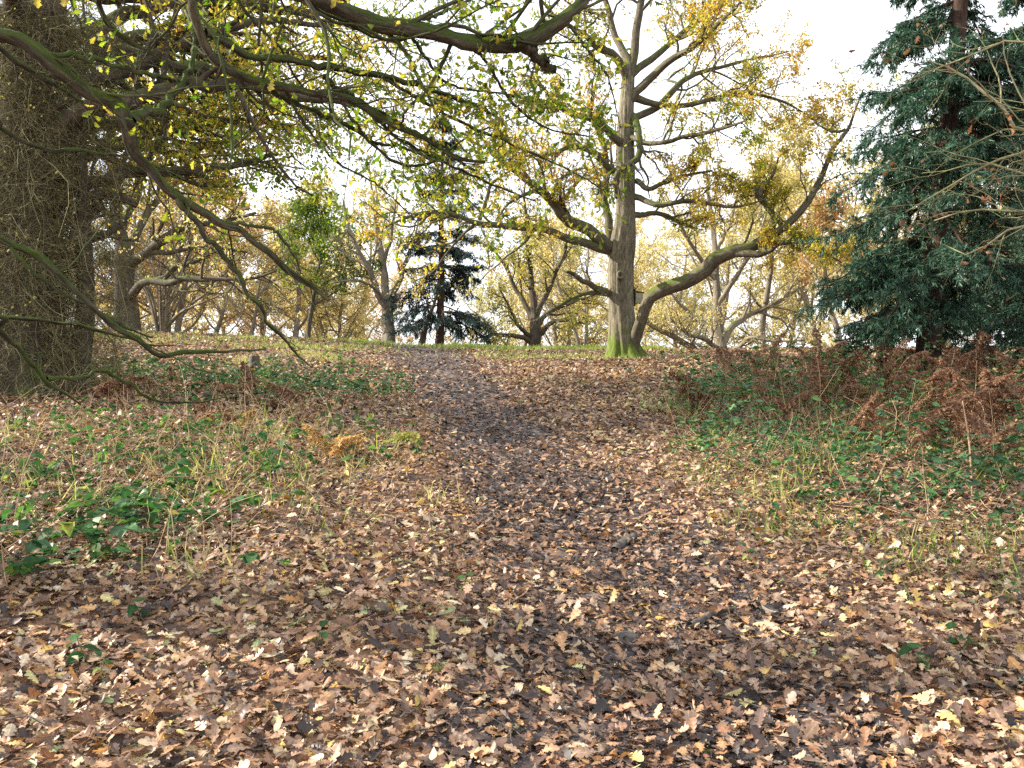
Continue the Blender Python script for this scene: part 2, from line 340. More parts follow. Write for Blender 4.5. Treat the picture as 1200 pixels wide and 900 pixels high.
# ------------------------------------------------------------------ ground and path
def sheet(name, xs, ys, zf, mat):
    X, Y = np.meshgrid(xs, ys); Z = zf(X, Y); n, m = X.shape
    i = (np.arange(n-1)*m)[:, None] + np.arange(m-1)[None]
    f = np.stack([i, i+1, i+m+1, i+m], axis=-1).reshape(-1, 4)
    b = Buf(); b.add(np.stack([X, Y, Z], -1).reshape(-1, 3), f); return b.build(name, mat)
xs = np.concatenate([-np.geomspace(700, 24, 26), np.arange(-23.8, 23.9, .22), np.geomspace(24, 700, 26)])
ys = np.concatenate([-np.geomspace(600, 6, 18), np.arange(-5.8, 44, .22), np.geomspace(44.2, 850, 34)])
g = sheet('ground', xs, ys, height, M_ground); g['kind'] = 'structure'
b = Buf(); py = np.arange(-5, 40, .2); w = np.linspace(-1, 1, 13)
pc = np.interp(py, PATH[:, 0], PATH[:, 1])[:, None]; pw = np.interp(py, PATH[:, 0], PATH[:, 2])[:, None]
X = pc + pw*1.02*w[None]*(1 + .16*np.sign(w)[None]*wob2(w[None]*3, py[:, None]*1.7)); Y = np.broadcast_to(py[:, None], X.shape)
Z = height(X, Y) + .012 - .02*np.abs(w[None])**6
n_, m_ = X.shape; i = (np.arange(n_-1)*m_)[:, None] + np.arange(m_-1)[None]
b.add(np.stack([X, Y, Z], -1).reshape(-1, 3), np.stack([i, i+1, i+m_+1, i+m_], -1).reshape(-1, 4))
pth = b.build('path', M_path); pth['kind'] = 'structure'

def gnormal(x, y):
    e = .08
    return norm(np.stack([-(height(x+e, y)-height(x-e, y))/(2*e), -(height(x, y+e)-height(x, y-e))/(2*e), np.ones_like(x)], -1))

rng = np.random.default_rng(11)
b = Buf()
def litter(y0, y1, dens, tm, smin, smax, xm, lift=.045, onpath=0):
    ym = (y0+y1)/2
    # area of the trapezium that the camera (and a step to the side) sees
    n = int(dens*(y1-y0)*2*(.66*ym+xm))
    y = rng.uniform(y0, y1, n); x = rng.uniform(-1, 1, n)*(.66*y+xm)
    m = path_mask(x, y)
    if onpath: kp = rng.uniform(0, 1, n) < m*(y < 27+2*wob2(x, y))
    else: kp = (rng.uniform(0, 1, n) > m*np.interp(y, [2, 5, 8.5], [.12, .35, .84])) & (rng.uniform(0, 1, n) > np.clip((y-26.0)/3, 0, .8)*(1-m)*np.clip((x+7.5)/3, 0, 1))
    x, y, m = x[kp], y[kp], m[kp]; n = len(x)
    z = height(x, y) + rng.uniform(0, 1, n)**1.4*lift*(1-.5*m) + .008 + .012*m
    nr = norm(gnormal(x, y) + rng.normal(0, .34 if not onpath else .2, (n, 3)))
    a = rng.uniform(0, 2*PI, n); yd = np.stack([np.cos(a), np.sin(a), np.zeros(n)], -1); yd = norm(yd - (yd*nr).sum(-1, keepdims=True)*nr)
    clus = wob2(x*1.9+9, y*1.9)*.12
    r = np.clip((rng.uniform(0, 1, n) if not onpath else rng.beta(1.0, 2.0, n)) + clus - .2*m*np.interp(y, [3, 7], [.5, 1.2]), 0, 1)
    r = np.where(rng.uniform(0, 1, n) < .045*(1-.6*m), rng.uniform(.86, 1, n), r)
    sz = rng.uniform(smin, smax, n)*np.where(rng.uniform(0, 1, n) < .3, .62, 1)
    leaves(b, tm, np.stack([x, y, z], -1), yd, nr, sz, rng, curl=(.1, -.08), curlsd=(.38, .34), rnd=r, val=rng.uniform(.6, 1.2, n))
litter(1.3, 4.5, 1300, OAK0, .042, .10, 2.7)
litter(4.5, 8.5, 980, OAK1, .042, .096, 2.5)
litter(8.5, 14, 600, OAK2, .048, .10, 1.6)
litter(14, 34, 240, DIAM, .08, .14, 1.5)
litter(1.3, 5.5, 1700, OAK1, .022, .06, 1.6, .015, 1)
litter(5.5, 13, 850, OAK2, .03, .065, 1.6, .015, 1)
litter(13, 30, 160, DIAM, .05, .1, 1.5, .015, 1)
litter(1.3, 8, 110, OVATE, .03, .06, 1.6)
lt = b.build('leaf_litter', M_litter); tag(lt, 'brown and tan fallen oak leaves carpeting the slope and the path', 'fallen leaves', kind='stuff')

# broken twigs lying among the leaves
tw = Buf(); M = 900; y = rng.uniform(1.6, 12, M); x = rng.uniform(-1, 1, M)*(.66*y+1.2); a = rng.uniform(0, 2*PI, M); ln = rng.gamma(2.2, .05, M)+.04
Q = np.empty((M, 5, 3)); bend = rng.normal(0, .12, (M, 1))
for k in range(5):
    t = (k/4-.5)*ln; Q[:, k, 0] = x+np.cos(a)*t - np.sin(a)*bend[:, 0]*ln*(k/4-.5)**2*4; Q[:, k, 1] = y+np.sin(a)*t + np.cos(a)*bend[:, 0]*ln*(k/4-.5)**2*4
    Q[:, k, 2] = height(Q[:, k, 0], Q[:, k, 1]) + .045 + rng.normal(0, .006, M)
tubes(tw, Q, np.linspace(1, .6, 5)[None]*rng.uniform(.0015, .0045, (M, 1)), 5)
two = tw.build('twig_litter', M_stick); tag(two, 'broken dark twigs strewn among the fallen leaves', 'twigs', kind='stuff')

# ------------------------------------------------------------------ trunk
def trunk_mesh(buf, P, Rr, k=28, ridge=.05, flare=.0, flen=.5, lobes=5, seed=0, lump=0.0):
    rg = np.random.default_rng(seed); n = len(P)
    sub = Buf(); tubes(sub, P, Rr, k)
    V = sub.v[0].reshape(n, k, 3); L = np.concatenate([[0], np.cumsum(np.linalg.norm(np.diff(P, axis=0), axis=1))])
    a = np.arange(k)/k*2*PI; fac = np.zeros((n, k))
    for _ in range(7):
        q = rg.integers(2, max(3, k//3)); fac += rg.normal(0, 1)*np.sin(q*a[None] + rg.uniform(0, 6) + L[:, None]*rg.normal(0, 1.2))
    fac = 1 + ridge*fac/2
    if lump:
        w = rg.normal(0, 1, (n, k)); w = (w + np.roll(w, 1, 0) + np.roll(w, 1, 1) + np.roll(w, -1, 1))/2; fac += lump*w
        for c in rg.uniform(.05, .98, max(2, int(L[-1]*1.6))):        # knots
            fac += rg.uniform(.15, .5)*np.exp(-((L[:, None]-c*L[-1])/(.6*Rr.mean()+.01))**2)*np.clip(np.cos(a[None]-rg.uniform(0, 6)), 0, 1)**2
    if flare: fac += (flare*np.exp(-L/flen))[:, None]*(1 + .55*np.cos(lobes*a[None]+rg.uniform(0, 6)))
    V = P[:, None] + (V - P[:, None])*fac[..., None]
    sub.v[0] = V.reshape(-1, 3).astype(np.float32)
    o = buf.n; buf.add(sub.v[0], sub.f[0], bk=sub.a['bk'][0][1])
    if len(sub.f) > 1: buf.f.append(sub.f[1] + o)

def branches_of(rng, P, Rr, spec, buf, rmin=.002):
    """grow the levels of spec from limbs P; returns the twigs of the last level"""
    for sp in spec:
        P, Rr = grow(rng, P, Rr, rmin=rmin, **sp)
        tubes(buf, P, Rr, 4 if sp.get('n', 5) > 5 else 3, cap=False)
    return P, Rr

# ------------------------------------------------------------------ the big oak beside the path
rng = np.random.default_rng(21)
D = 23.5
ob = px(733, 421, D); ob[2] = float(height(ob[0], ob[1])) - .03
big = thing('oak_tree', 'large grey oak with one thick mossy limb curving up beside its trunk', 'tree', ob)
tb = Buf()
rows = [(732, 424, D, 16.2), (730, 400, D, 15.3), (728, 350, D, 14.7), (728, 310, D, 14.2), (730, 286, D, 14.6), (733, 250, D, 11.6), (733, 208, D, 10.6), (733, 160, D, 9.6), (735, 110, D, 7.6), (737, 75, D, 6.2)]
P, Rr = traced(rows, 70); trunk_mesh(tb, P, Rr, 48, .05, .75, .33, 5, 4)
tb.build('trunk', B_oak, big, ob)
limbs = [
 [(716, 290, D, 10), (690, 272, D-.5, 8.5), (660, 255, D-1, 8), (645, 235, D-1.3, 7), (622, 214, D-1.7, 5.5), (592, 192, D-2, 3), (570, 170, D-2.3, 1.6)],
 [(713, 293, D, 8), (670, 284, D-.8, 6.5), (640, 269, D-1.5, 6), (600, 266, D-2.2, 5), (560, 262, D-2.8, 4.2), (535, 251, D-3, 3.6), (508, 248, D-3.4, 3), (480, 253, D-3.8, 2.2), (452, 266, D-4, 1.2)],
 [(562, 258, D-2.8, 3.2), (570, 236, D-2.8, 2.8), (576, 216, D-2.9, 2.2), (598, 200, D-3, 1.4)],
 [(718, 346, D, 6), (690, 332, D-.6, 4), (676, 323, D-.8, 3.4), (664, 318, D-1, 2)],
 [(716, 346, D, 4), (695, 343, D-.4, 3.2), (678, 347, D-.7, 2.4), (650, 362, D-1, 1.8), (625, 377, D-1.2, 1)],
 [(739, 412, D-.2, 9), (744, 394, D-.3, 8), (750, 376, D-.5, 7.6), (759, 354, D-.7, 7.8), (772, 341, D-.9, 8.6), (800, 331, D-1.2, 8.6), (826, 316, D-1.4, 8.4), (845, 299, D-1.6, 8.2), (870, 292, D-1.8, 7.4), (895, 282, D-2, 6.4), (917, 268, D-2.2, 5.6), (937, 249, D-2.3, 4.8), (953, 227, D-2.4, 4), (967, 198, D-2.5, 3.4), (974, 174, D-2.6, 2.9), (992, 154, D-2.7, 2.3), (1002, 128, D-2.8, 1.5), (1012, 104, D-2.8, .9)],
 [(858, 295, D-1.72, 4.5), (872, 297, D-1.95, 5), (886, 298, D-2.1, 5), (902, 293, D-2.4, 4.2), (918, 284, D-2.8, 3.4), (940, 278, D-3, 2)],
 [(920, 266, D-2.2, 5), (902, 247, D-2, 4.6), (890, 232, D-1.9, 4), (884, 222, D-1.8, 3), (872, 214, D-1.7, 2)],
 [(890, 229, D-1.9, 4), (896, 216, D-1.9, 3), (906, 205, D-1.9, 2), (912, 185, D-1.9, 1.2)],
 [(925, 272, D-2.2, 3.2), (948, 283, D-2.8, 2.6), (968, 296, D-3.2, 2), (986, 308, D-3.6, 1)],
 [(995, 152, D-2.7, 2.6), (975, 154, D-2.5, 1.8), (955, 144, D-2.3, 1)],
 [(746, 212, D, 4.5), (758, 222, D-.3, 4), (774, 215, D-.6, 3.2), (800, 206, D-.9, 2.6), (835, 200, D-1.2, 1.4)],
 [(742, 252, D, 4.5), (762, 250, D+.4, 3.6), (782, 253, D+.7, 3), (800, 263, D+1, 2.4), (818, 268, D+1.3, 1.4)],
 [(741, 135, D, 5), (749, 165, D-.5, 4.4), (747, 186, D-.7, 4.4), (730, 198, D-.8, 4.2), (720, 212, D-.7, 3.6), (722, 232, D-.5, 3)],
 [(730, 172, D, 6.5), (708, 148, D-.6, 5.5), (690, 138, D-1, 4.6), (660, 128, D-1.5, 3.8), (640, 106, D-1.8, 2.6), (618, 88, D-2, 1.6)],
 [(724, 205, D, 5), (705, 190, D-.4, 4.2), (690, 176, D-.8, 3.6), (668, 172, D-1.2, 3), (645, 181, D-1.6, 2.2), (615, 183, D-2, 1.2)],
 [(716, 300, D+.3, 5), (712, 262, D+.7, 6.5), (709, 235, D+.9, 6), (712, 205, D+1, 5), (706, 170, D+1.1, 4), (690, 120, D+1.2, 3)],
 [(736, 95, D, 7), (724, 70, D-.3, 6), (705, 56, D-.7, 5), (680, 38, D-1.2, 3.8), (655, 22, D-1.6, 2.6), (630, -4, D-2, 1.6)],
 [(738, 85, D, 7), (726, 50, D+.3, 5.6), (712, 10, D+.5, 4.4), (700, -40, D+.6, 3), (690, -100, D+.7, 1.6)],
 [(738, 90, D, 7.5), (745, 50, D, 6.4), (752, 0, D, 5.4), (762, -60, D, 4), (765, -130, D, 2.2)],
 [(740, 118, D, 7), (762, 92, D-.3, 6), (785, 70, D-.8, 5), (815, 52, D-1.3, 4), (845, 25, D-1.7, 3), (872, -4, D-2, 2.2), (890, -50, D-2.2, 1.2)],
 [(738, 140, D, 6), (768, 126, D+.6, 5), (800, 96, D+1.2, 4), (830, 82, D+1.7, 3), (880, 70, D+2.2, 1.8), (925, 60, D+2.6, 1)],
 [(738, 228, D, 5), (772, 240, D-.6, 4), (815, 236, D-1.2, 3.2), (860, 243, D-1.8, 2.2), (900, 232, D-2.2, 1.2)],
 [(737, 112, D, 6), (770, 122, D+.3, 4.6), (815, 122, D+.6, 3.6), (865, 108, D+.9, 2.6), (915, 118, D+1.2, 1.8), (955, 140, D+1.4, 1)],
 [(737, 90, D, 6), (775, 60, D+.8, 4.6), (810, 30, D+1.4, 3.4), (850, 5, D+1.9, 2.2), (880, -20, D+2.2, 1.2)],
 [(735, 160, D, 5), (765, 168, D-.8, 4), (800, 160, D-1.6, 3.2), (840, 152, D-2.3, 2.6), (880, 140, D-3, 1.4)],
]
cr = Buf()
def mixrnd(bias):
    def f(pos, rng):
        c = wob2(pos[:, 0]*.9+pos[:, 2]*.7, pos[:, 1]*.9-pos[:, 2]*.5)
        return np.clip(bias + .28*c + rng.normal(0, .17, len(pos)), 0, 1)
    return f
for li, rw in enumerate(limbs):
    lb = Buf(); P, Rr = traced(rw, 30 if li == 5 else 22, rng, .22)
    Rr = Rr*(.8 if li != 5 else .9)
    trunk_mesh(lb, P, Rr, 10 if rw[0][3] < 9 else 16, .06, seed=li)
    LL = np.linalg.norm(np.diff(P, axis=0), axis=1).sum()
    m1 = int(np.clip(LL*3.0, 3, 20)); bare = li in (3, 4, 13)
    if li == 5: m1 = 22
    P1, R1 = grow(rng, P[None], Rr[None], m1, .3 if li != 5 else .42, 1.0, (.5, 1.2), (.42 if LL > 2 else .6) if li != 5 else .26, 9, .24, .05, rf=.55 if li != 5 else .3, rmin=.006, minlen=.5)
    tubes(lb, P1, R1, 5, cap=False)
    P2, R2 = grow(rng, P1, R1, 7, .15, 1.0, (.4, 1.1), .42, 6, .28, .04, rmin=.0045, minlen=.3); tubes(lb, P2, R2, 3, cap=False)
    P3, R3 = grow(rng, P2, R2, 4, .15, 1.0, (.4, 1.0), .5, 4, .3, .03, rmin=.0035, minlen=.15); tubes(lb, P3, R3, 3, cap=False)
    if not bare:
        k3, r3 = keep(rng, P3, R3, .9 if li != 5 else .5)
        twig_leaves(cr, OAK2, rng, k3, r3, 9 if rw[-1][0] > 760 else 7, (.055, .095), mixrnd(.53), spread=.05)
    lb.build('limb', B_limb, big, ob)
cr.build('crown', M_mix, big, ob)
# burr round an old branch scar on the trunk
kb = Buf(); c = px(727, 322, D - .43)
a = np.linspace(0, 2*PI, 17)
ring = np.stack([c[0]+.075*np.cos(a), np.full(17, c[1]), c[2]+.09*np.sin(a)], -1); tubes(kb, ring, np.full(17, .035), 8, cap=False)
kb.build('branch_scar', B_oak, big, ob)
# nest box on the trunk's side
def boxv(buf, c, s, rz=0.0, tilt=0.0, bev=.006):
    import bmesh
    bm = bmesh.new(); bmesh.ops.create_cube(bm, size=1)
    for v in bm.verts: v.co.x *= s[0]; v.co.y *= s[1]; v.co.z *= s[2]
    bmesh.ops.bevel(bm, geom=bm.edges[:], offset=bev, segments=1, affect='EDGES')
    bmesh.ops.triangulate(bm, faces=bm.faces[:])
    co = np.array([v.co[:] for v in bm.verts]); fa = np.array([[v.index for v in f.verts] for f in bm.faces]); bm.free()
    ct, st = math.cos(tilt), math.sin(tilt); co = np.stack([co[:, 0]*ct+co[:, 2]*st, co[:, 1], -co[:, 0]*st+co[:, 2]*ct], -1)
    cz, sz = math.cos(rz), math.sin(rz); co = np.stack([co[:, 0]*cz-co[:, 1]*sz, co[:, 0]*sz+co[:, 1]*cz, co[:, 2]], -1)
    buf.add(co+np.asarray(c), fa)
nb = px(744.5, 349, D - .1)
nest = thing('nest_box', 'small weathered wooden nest box fixed to the side of the large oak', 'nest box', nb)
q = Buf(); boxv(q, nb+np.array([-.01, 0, .02]), (.03, .2, .50)); q.build('backboard', M_boxdark, nest, nb, False)
q = Buf(); boxv(q, nb+np.array([.107, 0, -.01]), (.20, .2, .31)); q.build('box_body', M_box, nest, nb, False)
q = Buf(); boxv(q, nb+np.array([.118, 0, .165]), (.255, .26, .025), 0, .14); q.build('roof', M_boxdark, nest, nb, False)
q = Buf(); tubes(q, np.array([nb+np.array([.203, 0, .05]), nb+np.array([.2105, 0, .05])]), np.array([.03, .03]), 14); q.build('entrance_hole', M_hole, nest, nb)  # black disc painted in place of the dark inside the hole

# ------------------------------------------------------------------ overhanging oak: trunk out of frame, mossy limbs hanging in
rng = np.random.default_rng(33)
o0 = np.array([-5.4, 4.6, 0.0]); o0[2] = float(height(o0[0], o0[1])) - .05
over = thing('overhanging_oak', 'oak reaching in from beyond the frame with bare mossy boughs overhead', 'tree', o0)
tb = Buf()
P = smooth([list(o0+[0, 0, 0])+[.42], list(o0+[.05, .05, 1.5])+[.34], list(o0+[.1, -.1, 3.5])+[.30], list(o0+[.3, 0, 6])+[.24], list(o0+[.2, .2, 9])+[.14], list(o0+[.5, 0, 11])+[.05]], 50)
trunk_mesh(tb, P[:, :3], P[:, 3], 28, .04, .4, .4, 5, 9); tb.build('trunk', B_dark, over, o0)
def W(x, y, z, r): return ('w', x, y, z, r)
def mixed(rows, n):
    q = []
    for r in rows:
        if r[0] == 'w': q.append(r[1:])
        else: q.append(tuple(px(r[0], r[1], r[2])) + (r[3]/F*r[2],))
    s = smooth(q, n); return s[:, :3], s[:, 3]
oz = o0[2]
# (rows, twig density, leaf share)
near = [
 ([W(-5.25, 4.6, oz+3.6, .11), (-140, 0, 4.7, 14), (0, 40, 4.9, 12), (60, 74, 5.0, 11.5), (112, 112, 5.2, 11), (150, 142, 5.3, 11), (158, 172, 5.4, 9), (178, 200, 5.5, 8), (206, 230, 5.6, 8), (245, 250, 5.8, 6.5), (300, 285, 6.1, 5.5), (345, 322, 6.4, 4.5), (386, 352, 6.6, 3.4)], .6, 0),
 ([(152, 140, 5.3, 8.5), (172, 131, 5.5, 7), (190, 129, 5.7, 6.5), (202, 108, 5.8, 5.5), (218, 90, 6.0, 5), (229, 56, 6.2, 4), (222, 22, 6.4, 3), (208, -5, 6.6, 2)], 1, .15),
 ([(208, 232, 5.6, 5), (225, 255, 5.7, 4.5), (250, 286, 5.8, 4.2), (280, 320, 5.9, 4.5), (288, 344, 5.95, 3.6), (304, 356, 6.0, 3.4), (314, 378, 6.1, 2.8), (334, 398, 6.2, 2.2), (348, 416, 6.3, 1.8), (366, 431, 6.4, 1.2)], .4, 0),
 ([(265, 260, 5.9, 3), (290, 264, 6.0, 2.8), (318, 268, 6.1, 2.6), (332, 282, 6.2, 2.4), (346, 303, 6.3, 2.2), (352, 320, 6.35, 1.4)], .4, 0),
 ([W(-5.2, 4.6, oz+5.6, .10), W(-3.6, 4.9, 5.2, .075), (222, -50, 5.3, 9.5), (230, 0, 5.5, 9), (232, 30, 5.6, 9), (243, 55, 5.7, 9), (266, 82, 5.8, 9), (290, 95, 5.9, 8), (340, 102, 6.1, 7), (400, 114, 6.4, 6), (440, 135, 6.6, 5), (490, 158, 6.8, 4), (530, 182, 7.1, 3.2), (568, 190, 7.3, 2)], 1.2, .8),
 ([(241, 38, 5.65, 6), (262, 51, 5.8, 6), (300, 65, 6.0, 5.6), (350, 72, 6.2, 5.2), (405, 81, 6.5, 5), (450, 90, 6.7, 4.5), (500, 104, 6.9, 4), (545, 118, 7.2, 3.4), (572, 130, 7.4, 2), (592, 144, 7.5, 1.2)], 1.2, .8),
 ([W(-5.1, 4.7, oz+6.6, .12), W(-3.4, 5.2, 6.1, .095), (290, -46, 5.7, 11), (340, -12, 5.9, 10), (400, 12, 6.0, 10.5), (470, 32, 6.1, 11), (540, 45, 6.2, 11), (600, 50, 6.3, 11.5), (622, 49, 6.3, 12), (645, 30, 6.3, 11), (668, 10, 6.3, 9.5), (692, -8, 6.4, 8), (740, -60, 6.6, 6), (780, -120, 6.8, 3)], 1.6, 1),
 ([(616, 50, 6.3, 9), (626, 64, 6.4, 7.5), (640, 76, 6.6, 6), (650, 84, 6.8, 4.5)], 3, .8),
 ([(400, 16, 6.0, 6), (412, 30, 6.3, 4.5), (440, 31, 6.6, 4), (490, 24, 7.0, 3.4), (530, 10, 7.4, 2.6), (570, -10, 7.6, 1.4)], 2, 1),
 ([(380, 90, 6.4, 4.5), (400, 105, 6.6, 4.5), (440, 130, 6.9, 4.2), (480, 152, 7.2, 4), (520, 176, 7.5, 3.4), (556, 200, 7.8, 2)], 2, .8),
 ([W(-5.2, 4.8, oz+2.3, .05), (-60, 258, 5.0, 6), (0, 284, 5.2, 5.2), (52, 304, 5.3, 5.5), (92, 345, 5.4, 4.5), (132, 378, 5.6, 4.8), (160, 398, 5.8, 5), (178, 412, 5.9, 4.5), (205, 415, 6.1, 4), (250, 411, 6.4, 3.2), (312, 410, 6.8, 1.5)], .4, 0),
 ([(12, 290, 5.2, 3.4), (40, 320, 5.3, 3), (80, 346, 5.45, 3), (118, 366, 5.6, 2.6), (150, 385, 5.8, 2), (178, 395, 6, 1.2)], .4, 0),
 ([W(-5.3, 4.8, oz+1.7, .045), (-40, 362, 5.2, 4), (0, 371, 5.4, 3.4), (70, 378, 5.7, 3), (130, 391, 6.0, 2.4), (170, 403, 6.3, 1.6), (205, 405, 6.5, 1)], .5, 0),
 ([W(-5.3, 4.7, oz+1.9, .05), (-30, 362, 5.0, 5), (0, 386, 5.2, 4.5), (35, 424, 5.4, 4), (55, 445, 5.5, 3.6), (75, 460, 5.6, 2.6), (95, 474, 5.7, 1.5)], .5, 0),
 ([(55, 444, 5.5, 3.4), (95, 443, 5.7, 3), (118, 434, 5.9, 2.8), (150, 450, 6.2, 2.4), (180, 468, 6.4, 2), (225, 472, 6.7, 1.6), (265, 465, 7, 1)], .6, 0),
 ([W(-5.3, 4.6, oz+3.3, .05), (-60, 30, 5.2, 5), (0, 58, 5.4, 5), (22, 76, 5.5, 5), (64, 97, 5.7, 4), (96, 120, 5.9, 3)], .6, 0),
 ([(30, 58, 5.0, 4.5), (70, 64, 5.2, 4), (130, 76, 5.5, 4), (170, 86, 5.7, 3.6), (205, 95, 5.9, 3), (228, 101, 6.1, 2)], .8, 0),
 ([W(-4.6, 5.0, oz+6.2, .05), (95, -60, 5.4, 5), (114, 0, 5.6, 4.6), (126, 27, 5.7, 4.6), (152, 50, 5.9, 4), (180, 62, 6.1, 2.4)], 1, .1),
 ([W(-5.3, 4.7, oz+3.0, .04), (-40, 130, 5.4, 3.6), (0, 151, 5.6, 3.2), (40, 172, 5.8, 3), (90, 177, 6, 2.8), (130, 181, 6.2, 2), (165, 190, 6.4, 1.2)], .6, 0),
 ([(300, 95, 6.0, 5), (340, 118, 6.3, 4.5), (372, 132, 6.6, 4), (405, 146, 6.9, 3.5), (440, 168, 7.2, 3), (470, 172, 7.5, 2.2), (510, 190, 7.8, 1.2)], 2, .5),
 ([(450, 92, 6.7, 4), (500, 122, 7.0, 3.6), (560, 152, 7.3, 3.2), (620, 178, 7.6, 2.8), (680, 206, 7.9, 2), (720, 232, 8.2, 1)], 2.2, .9),
 ([(432, 132, 6.6, 4), (470, 164, 6.9, 3.6), (520, 190, 7.2, 3.2), (572, 214, 7.5, 2.6), (628, 236, 7.8, 1.6)], 2.2, .8),
 ([(400, 118, 6.4, 4), (428, 160, 6.7, 3.4), (468, 192, 7.0, 3), (505, 190, 7.3, 2.6), (552, 158, 7.6, 2), (600, 140, 7.9, 1.4), (650, 130, 8.1, .9)], 2, .6),
 ([(545, 46, 6.2, 4.5), (575, 80, 6.5, 3.6), (600, 120, 6.8, 3), (640, 150, 7.1, 2.2), (690, 160, 7.4, 1.2)], 2.5, 1),
 ([(480, 36, 6.1, 4), (500, 70, 6.4, 3.4), (530, 100, 6.7, 2.8), (590, 110, 7.0, 2), (640, 122, 7.3, 1.2)], 2.5, 1),
 ([(330, 100, 6.1, 4), (360, 150, 6.4, 3.4), (395, 190, 6.7, 2.8), (440, 215, 7, 2), (480, 250, 7.3, 1.2)], 1.6, .5),
 ([(660, 20, 6.3, 4), (690, 60, 6.6, 3), (712, 90, 6.9, 2.2), (725, 140, 7.2, 1.2)], 2.5, 1),
]
cr = Buf(); crx = Buf()
for li, (rw, dn, lf) in enumerate(near):
    lb = Buf(); P, Rr = mixed(rw, 34)
    Rr = Rr*(.8 if li not in (6, 20, 21, 22, 23, 24, 25, 26) else .95 if li == 6 else .55)*(1+.10*np.sin(np.arange(len(Rr))*1.3+li)); w = rng.normal(0, .38, P.shape)*Rr[:, None]; w[0] = 0; P = P + w; Rr = Rr*.88
    fine = smooth(np.column_stack([P, Rr]), 150); trunk_mesh(lb, fine[:, :3], fine[:, 3], 14, .10, seed=50+li, lump=.07)
    Ps, Rs = grow(rng, P[None], Rr[None], 7, .25, .95, (.7, 1.3), .02, 4, .15, 0, rf=.5, rend=.6, rmin=.005, minlen=.07); tubes(lb, Ps, Rs, 6)      # broken stubs
    vis = .12 if rw[0][0] != 'w' else .3
    LL = np.linalg.norm(np.diff(P, axis=0), axis=1).sum()
    m1 = max(2, int(LL*2.6*dn))
    P1, R1 = grow(rng, P[None], Rr[None]*.8, m1, vis, 1.0, (.4, 1.1), .27, 11, .26, .015, rf=.4, rmin=.0035, minlen=.25, decay=.3)
    tubes(lb, P1, R1, 5, cap=False)
    P2, R2 = grow(rng, P1, R1, 5, .2, 1.0, (.4, 1.1), .5, 8, .26, .0, rmin=.0022, minlen=.18); tubes(lb, P2, R2, 4, cap=False)
    if lf:
        P3, R3 = grow(rng, P2, R2, 3, .2, 1.0, (.4, 1.0), .55, 5, .25, .0, rmin=.002, minlen=.12); tubes(lb, P3, R3, 3, cap=False)
        k3, r3 = keep(rng, P3, R3, lf*.5)
        twig_leaves(cr, OAK1, rng, k3, r3, 4, (.05, .09), mixrnd(.36 if li not in (6, 7, 8, 23, 24, 26) else .2), spread=.03, droop=.4)
    lb.build('limb', B_mossy, over, o0)
# unseen crown above the frame, its longest boughs added to shade the foreground
up = Buf(); PP, RR = [], []
for h, a, ln in [(5.2, -2.6, 3.6), (6.0, .9, 4.4), (6.6, 2.2, 4.0), (7.4, -1.2, 4.2), (7.6, .1, 4.2), (8.4, 1.5, 3.6), (9.0, -.4, 3.2), (9.4, 2.8, 3), (10, .6, 2.6), (5.0, 2.9, 5.5), (7.2, -2.9, 5.5)]:
    st = o0 + np.array([.2, .1, h]); d = np.array([math.cos(a), math.sin(a), .42])
    q = [list(st + d*ln*t + np.array([0, 0, .4*math.sin(3*t)]))+[.085*(1-.85*t)] for t in (0, .3, .6, 1)]
    s = smooth(q, 14); PP.append(s[:, :3]); RR.append(s[:, 3])
PP, RR = np.array(PP), np.array(RR); tubes(up, PP, RR, 8)
P1, R1 = grow(rng, PP, RR, 9, .25, 1, (.5, 1.1), .4, 8, .22, .03, rmin=.005); tubes(up, P1, R1, 4, cap=False)
P2, R2 = grow(rng, P1, R1, 5, .2, 1, (.4, 1.1), .45, 5, .25, .02, rmin=.003); tubes(up, P2, R2, 3, cap=False)
P3, R3 = grow(rng, P2, R2, 3, .2, 1, (.4, 1.0), .5, 4, .25, .02, rmin=.002, minlen=.15)
up.build('bough', B_dark, over, o0)
k3, r3 = keep(rng, P3, R3, .75); twig_leaves(cr, OAK2, rng, k3, r3, 5, (.08, .12), mixrnd(.4), spread=.06)
cr.build('crown', M_mix, over, o0)

# ------------------------------------------------------------------ shaggy old tree at the left edge
rng = np.random.default_rng(44)
D = 11.5
s0 = px(30, 440, D); s0[2] = float(height(s0[0], s0[1])) - .05
shag = thing('shaggy_oak', 'old oak whose broad trunk is hidden in a shaggy thicket of hanging twigs', 'tree', s0)
tb = Buf()
P = smooth([list(s0)+[.50], list(s0+[.02, 0, 1.2])+[.44], list(s0+[-.05, .1, 3])+[.40], list(s0+[.1, .1, 5])+[.34], list(s0+[.25, .2, 7])+[.25], list(s0+[.4, .3, 10])+[.1]], 60)
trunk_mesh(tb, P[:, :3], P[:, 3], 34, .06, .35, .5, 6, 12)
TP, TR = P[:, :3], P[:, 3]
P = smooth([list(s0+[.55, .25, 0])+[.16], list(s0+[.72, .25, 1.2])+[.13], list(s0+[.68, .3, 2.4])+[.11], list(s0+[.62, .3, 4])+[.07]], 30)
trunk_mesh(tb, P[:, :3], P[:, 3], 16, .06, .3, .3, 4, 13)
tb.build('trunk', B_dark, shag, s0)
th = Buf()
N = 9000
t = rng.uniform(0, 1, N)**1.05*5.6; i = np.clip((t/10*59).astype(int), 0, 58); a = rng.uniform(0, 2*PI, N)
st = TP[i] + np.stack([np.cos(a), np.sin(a), np.zeros(N)], -1)*(TR[i]*rng.uniform(.8, 1.0, N))[:, None]; st[:, 2] = s0[2] + t
second = rng.uniform(0, 1, N) < .22; st[second] += np.array([.62, .25, 0])
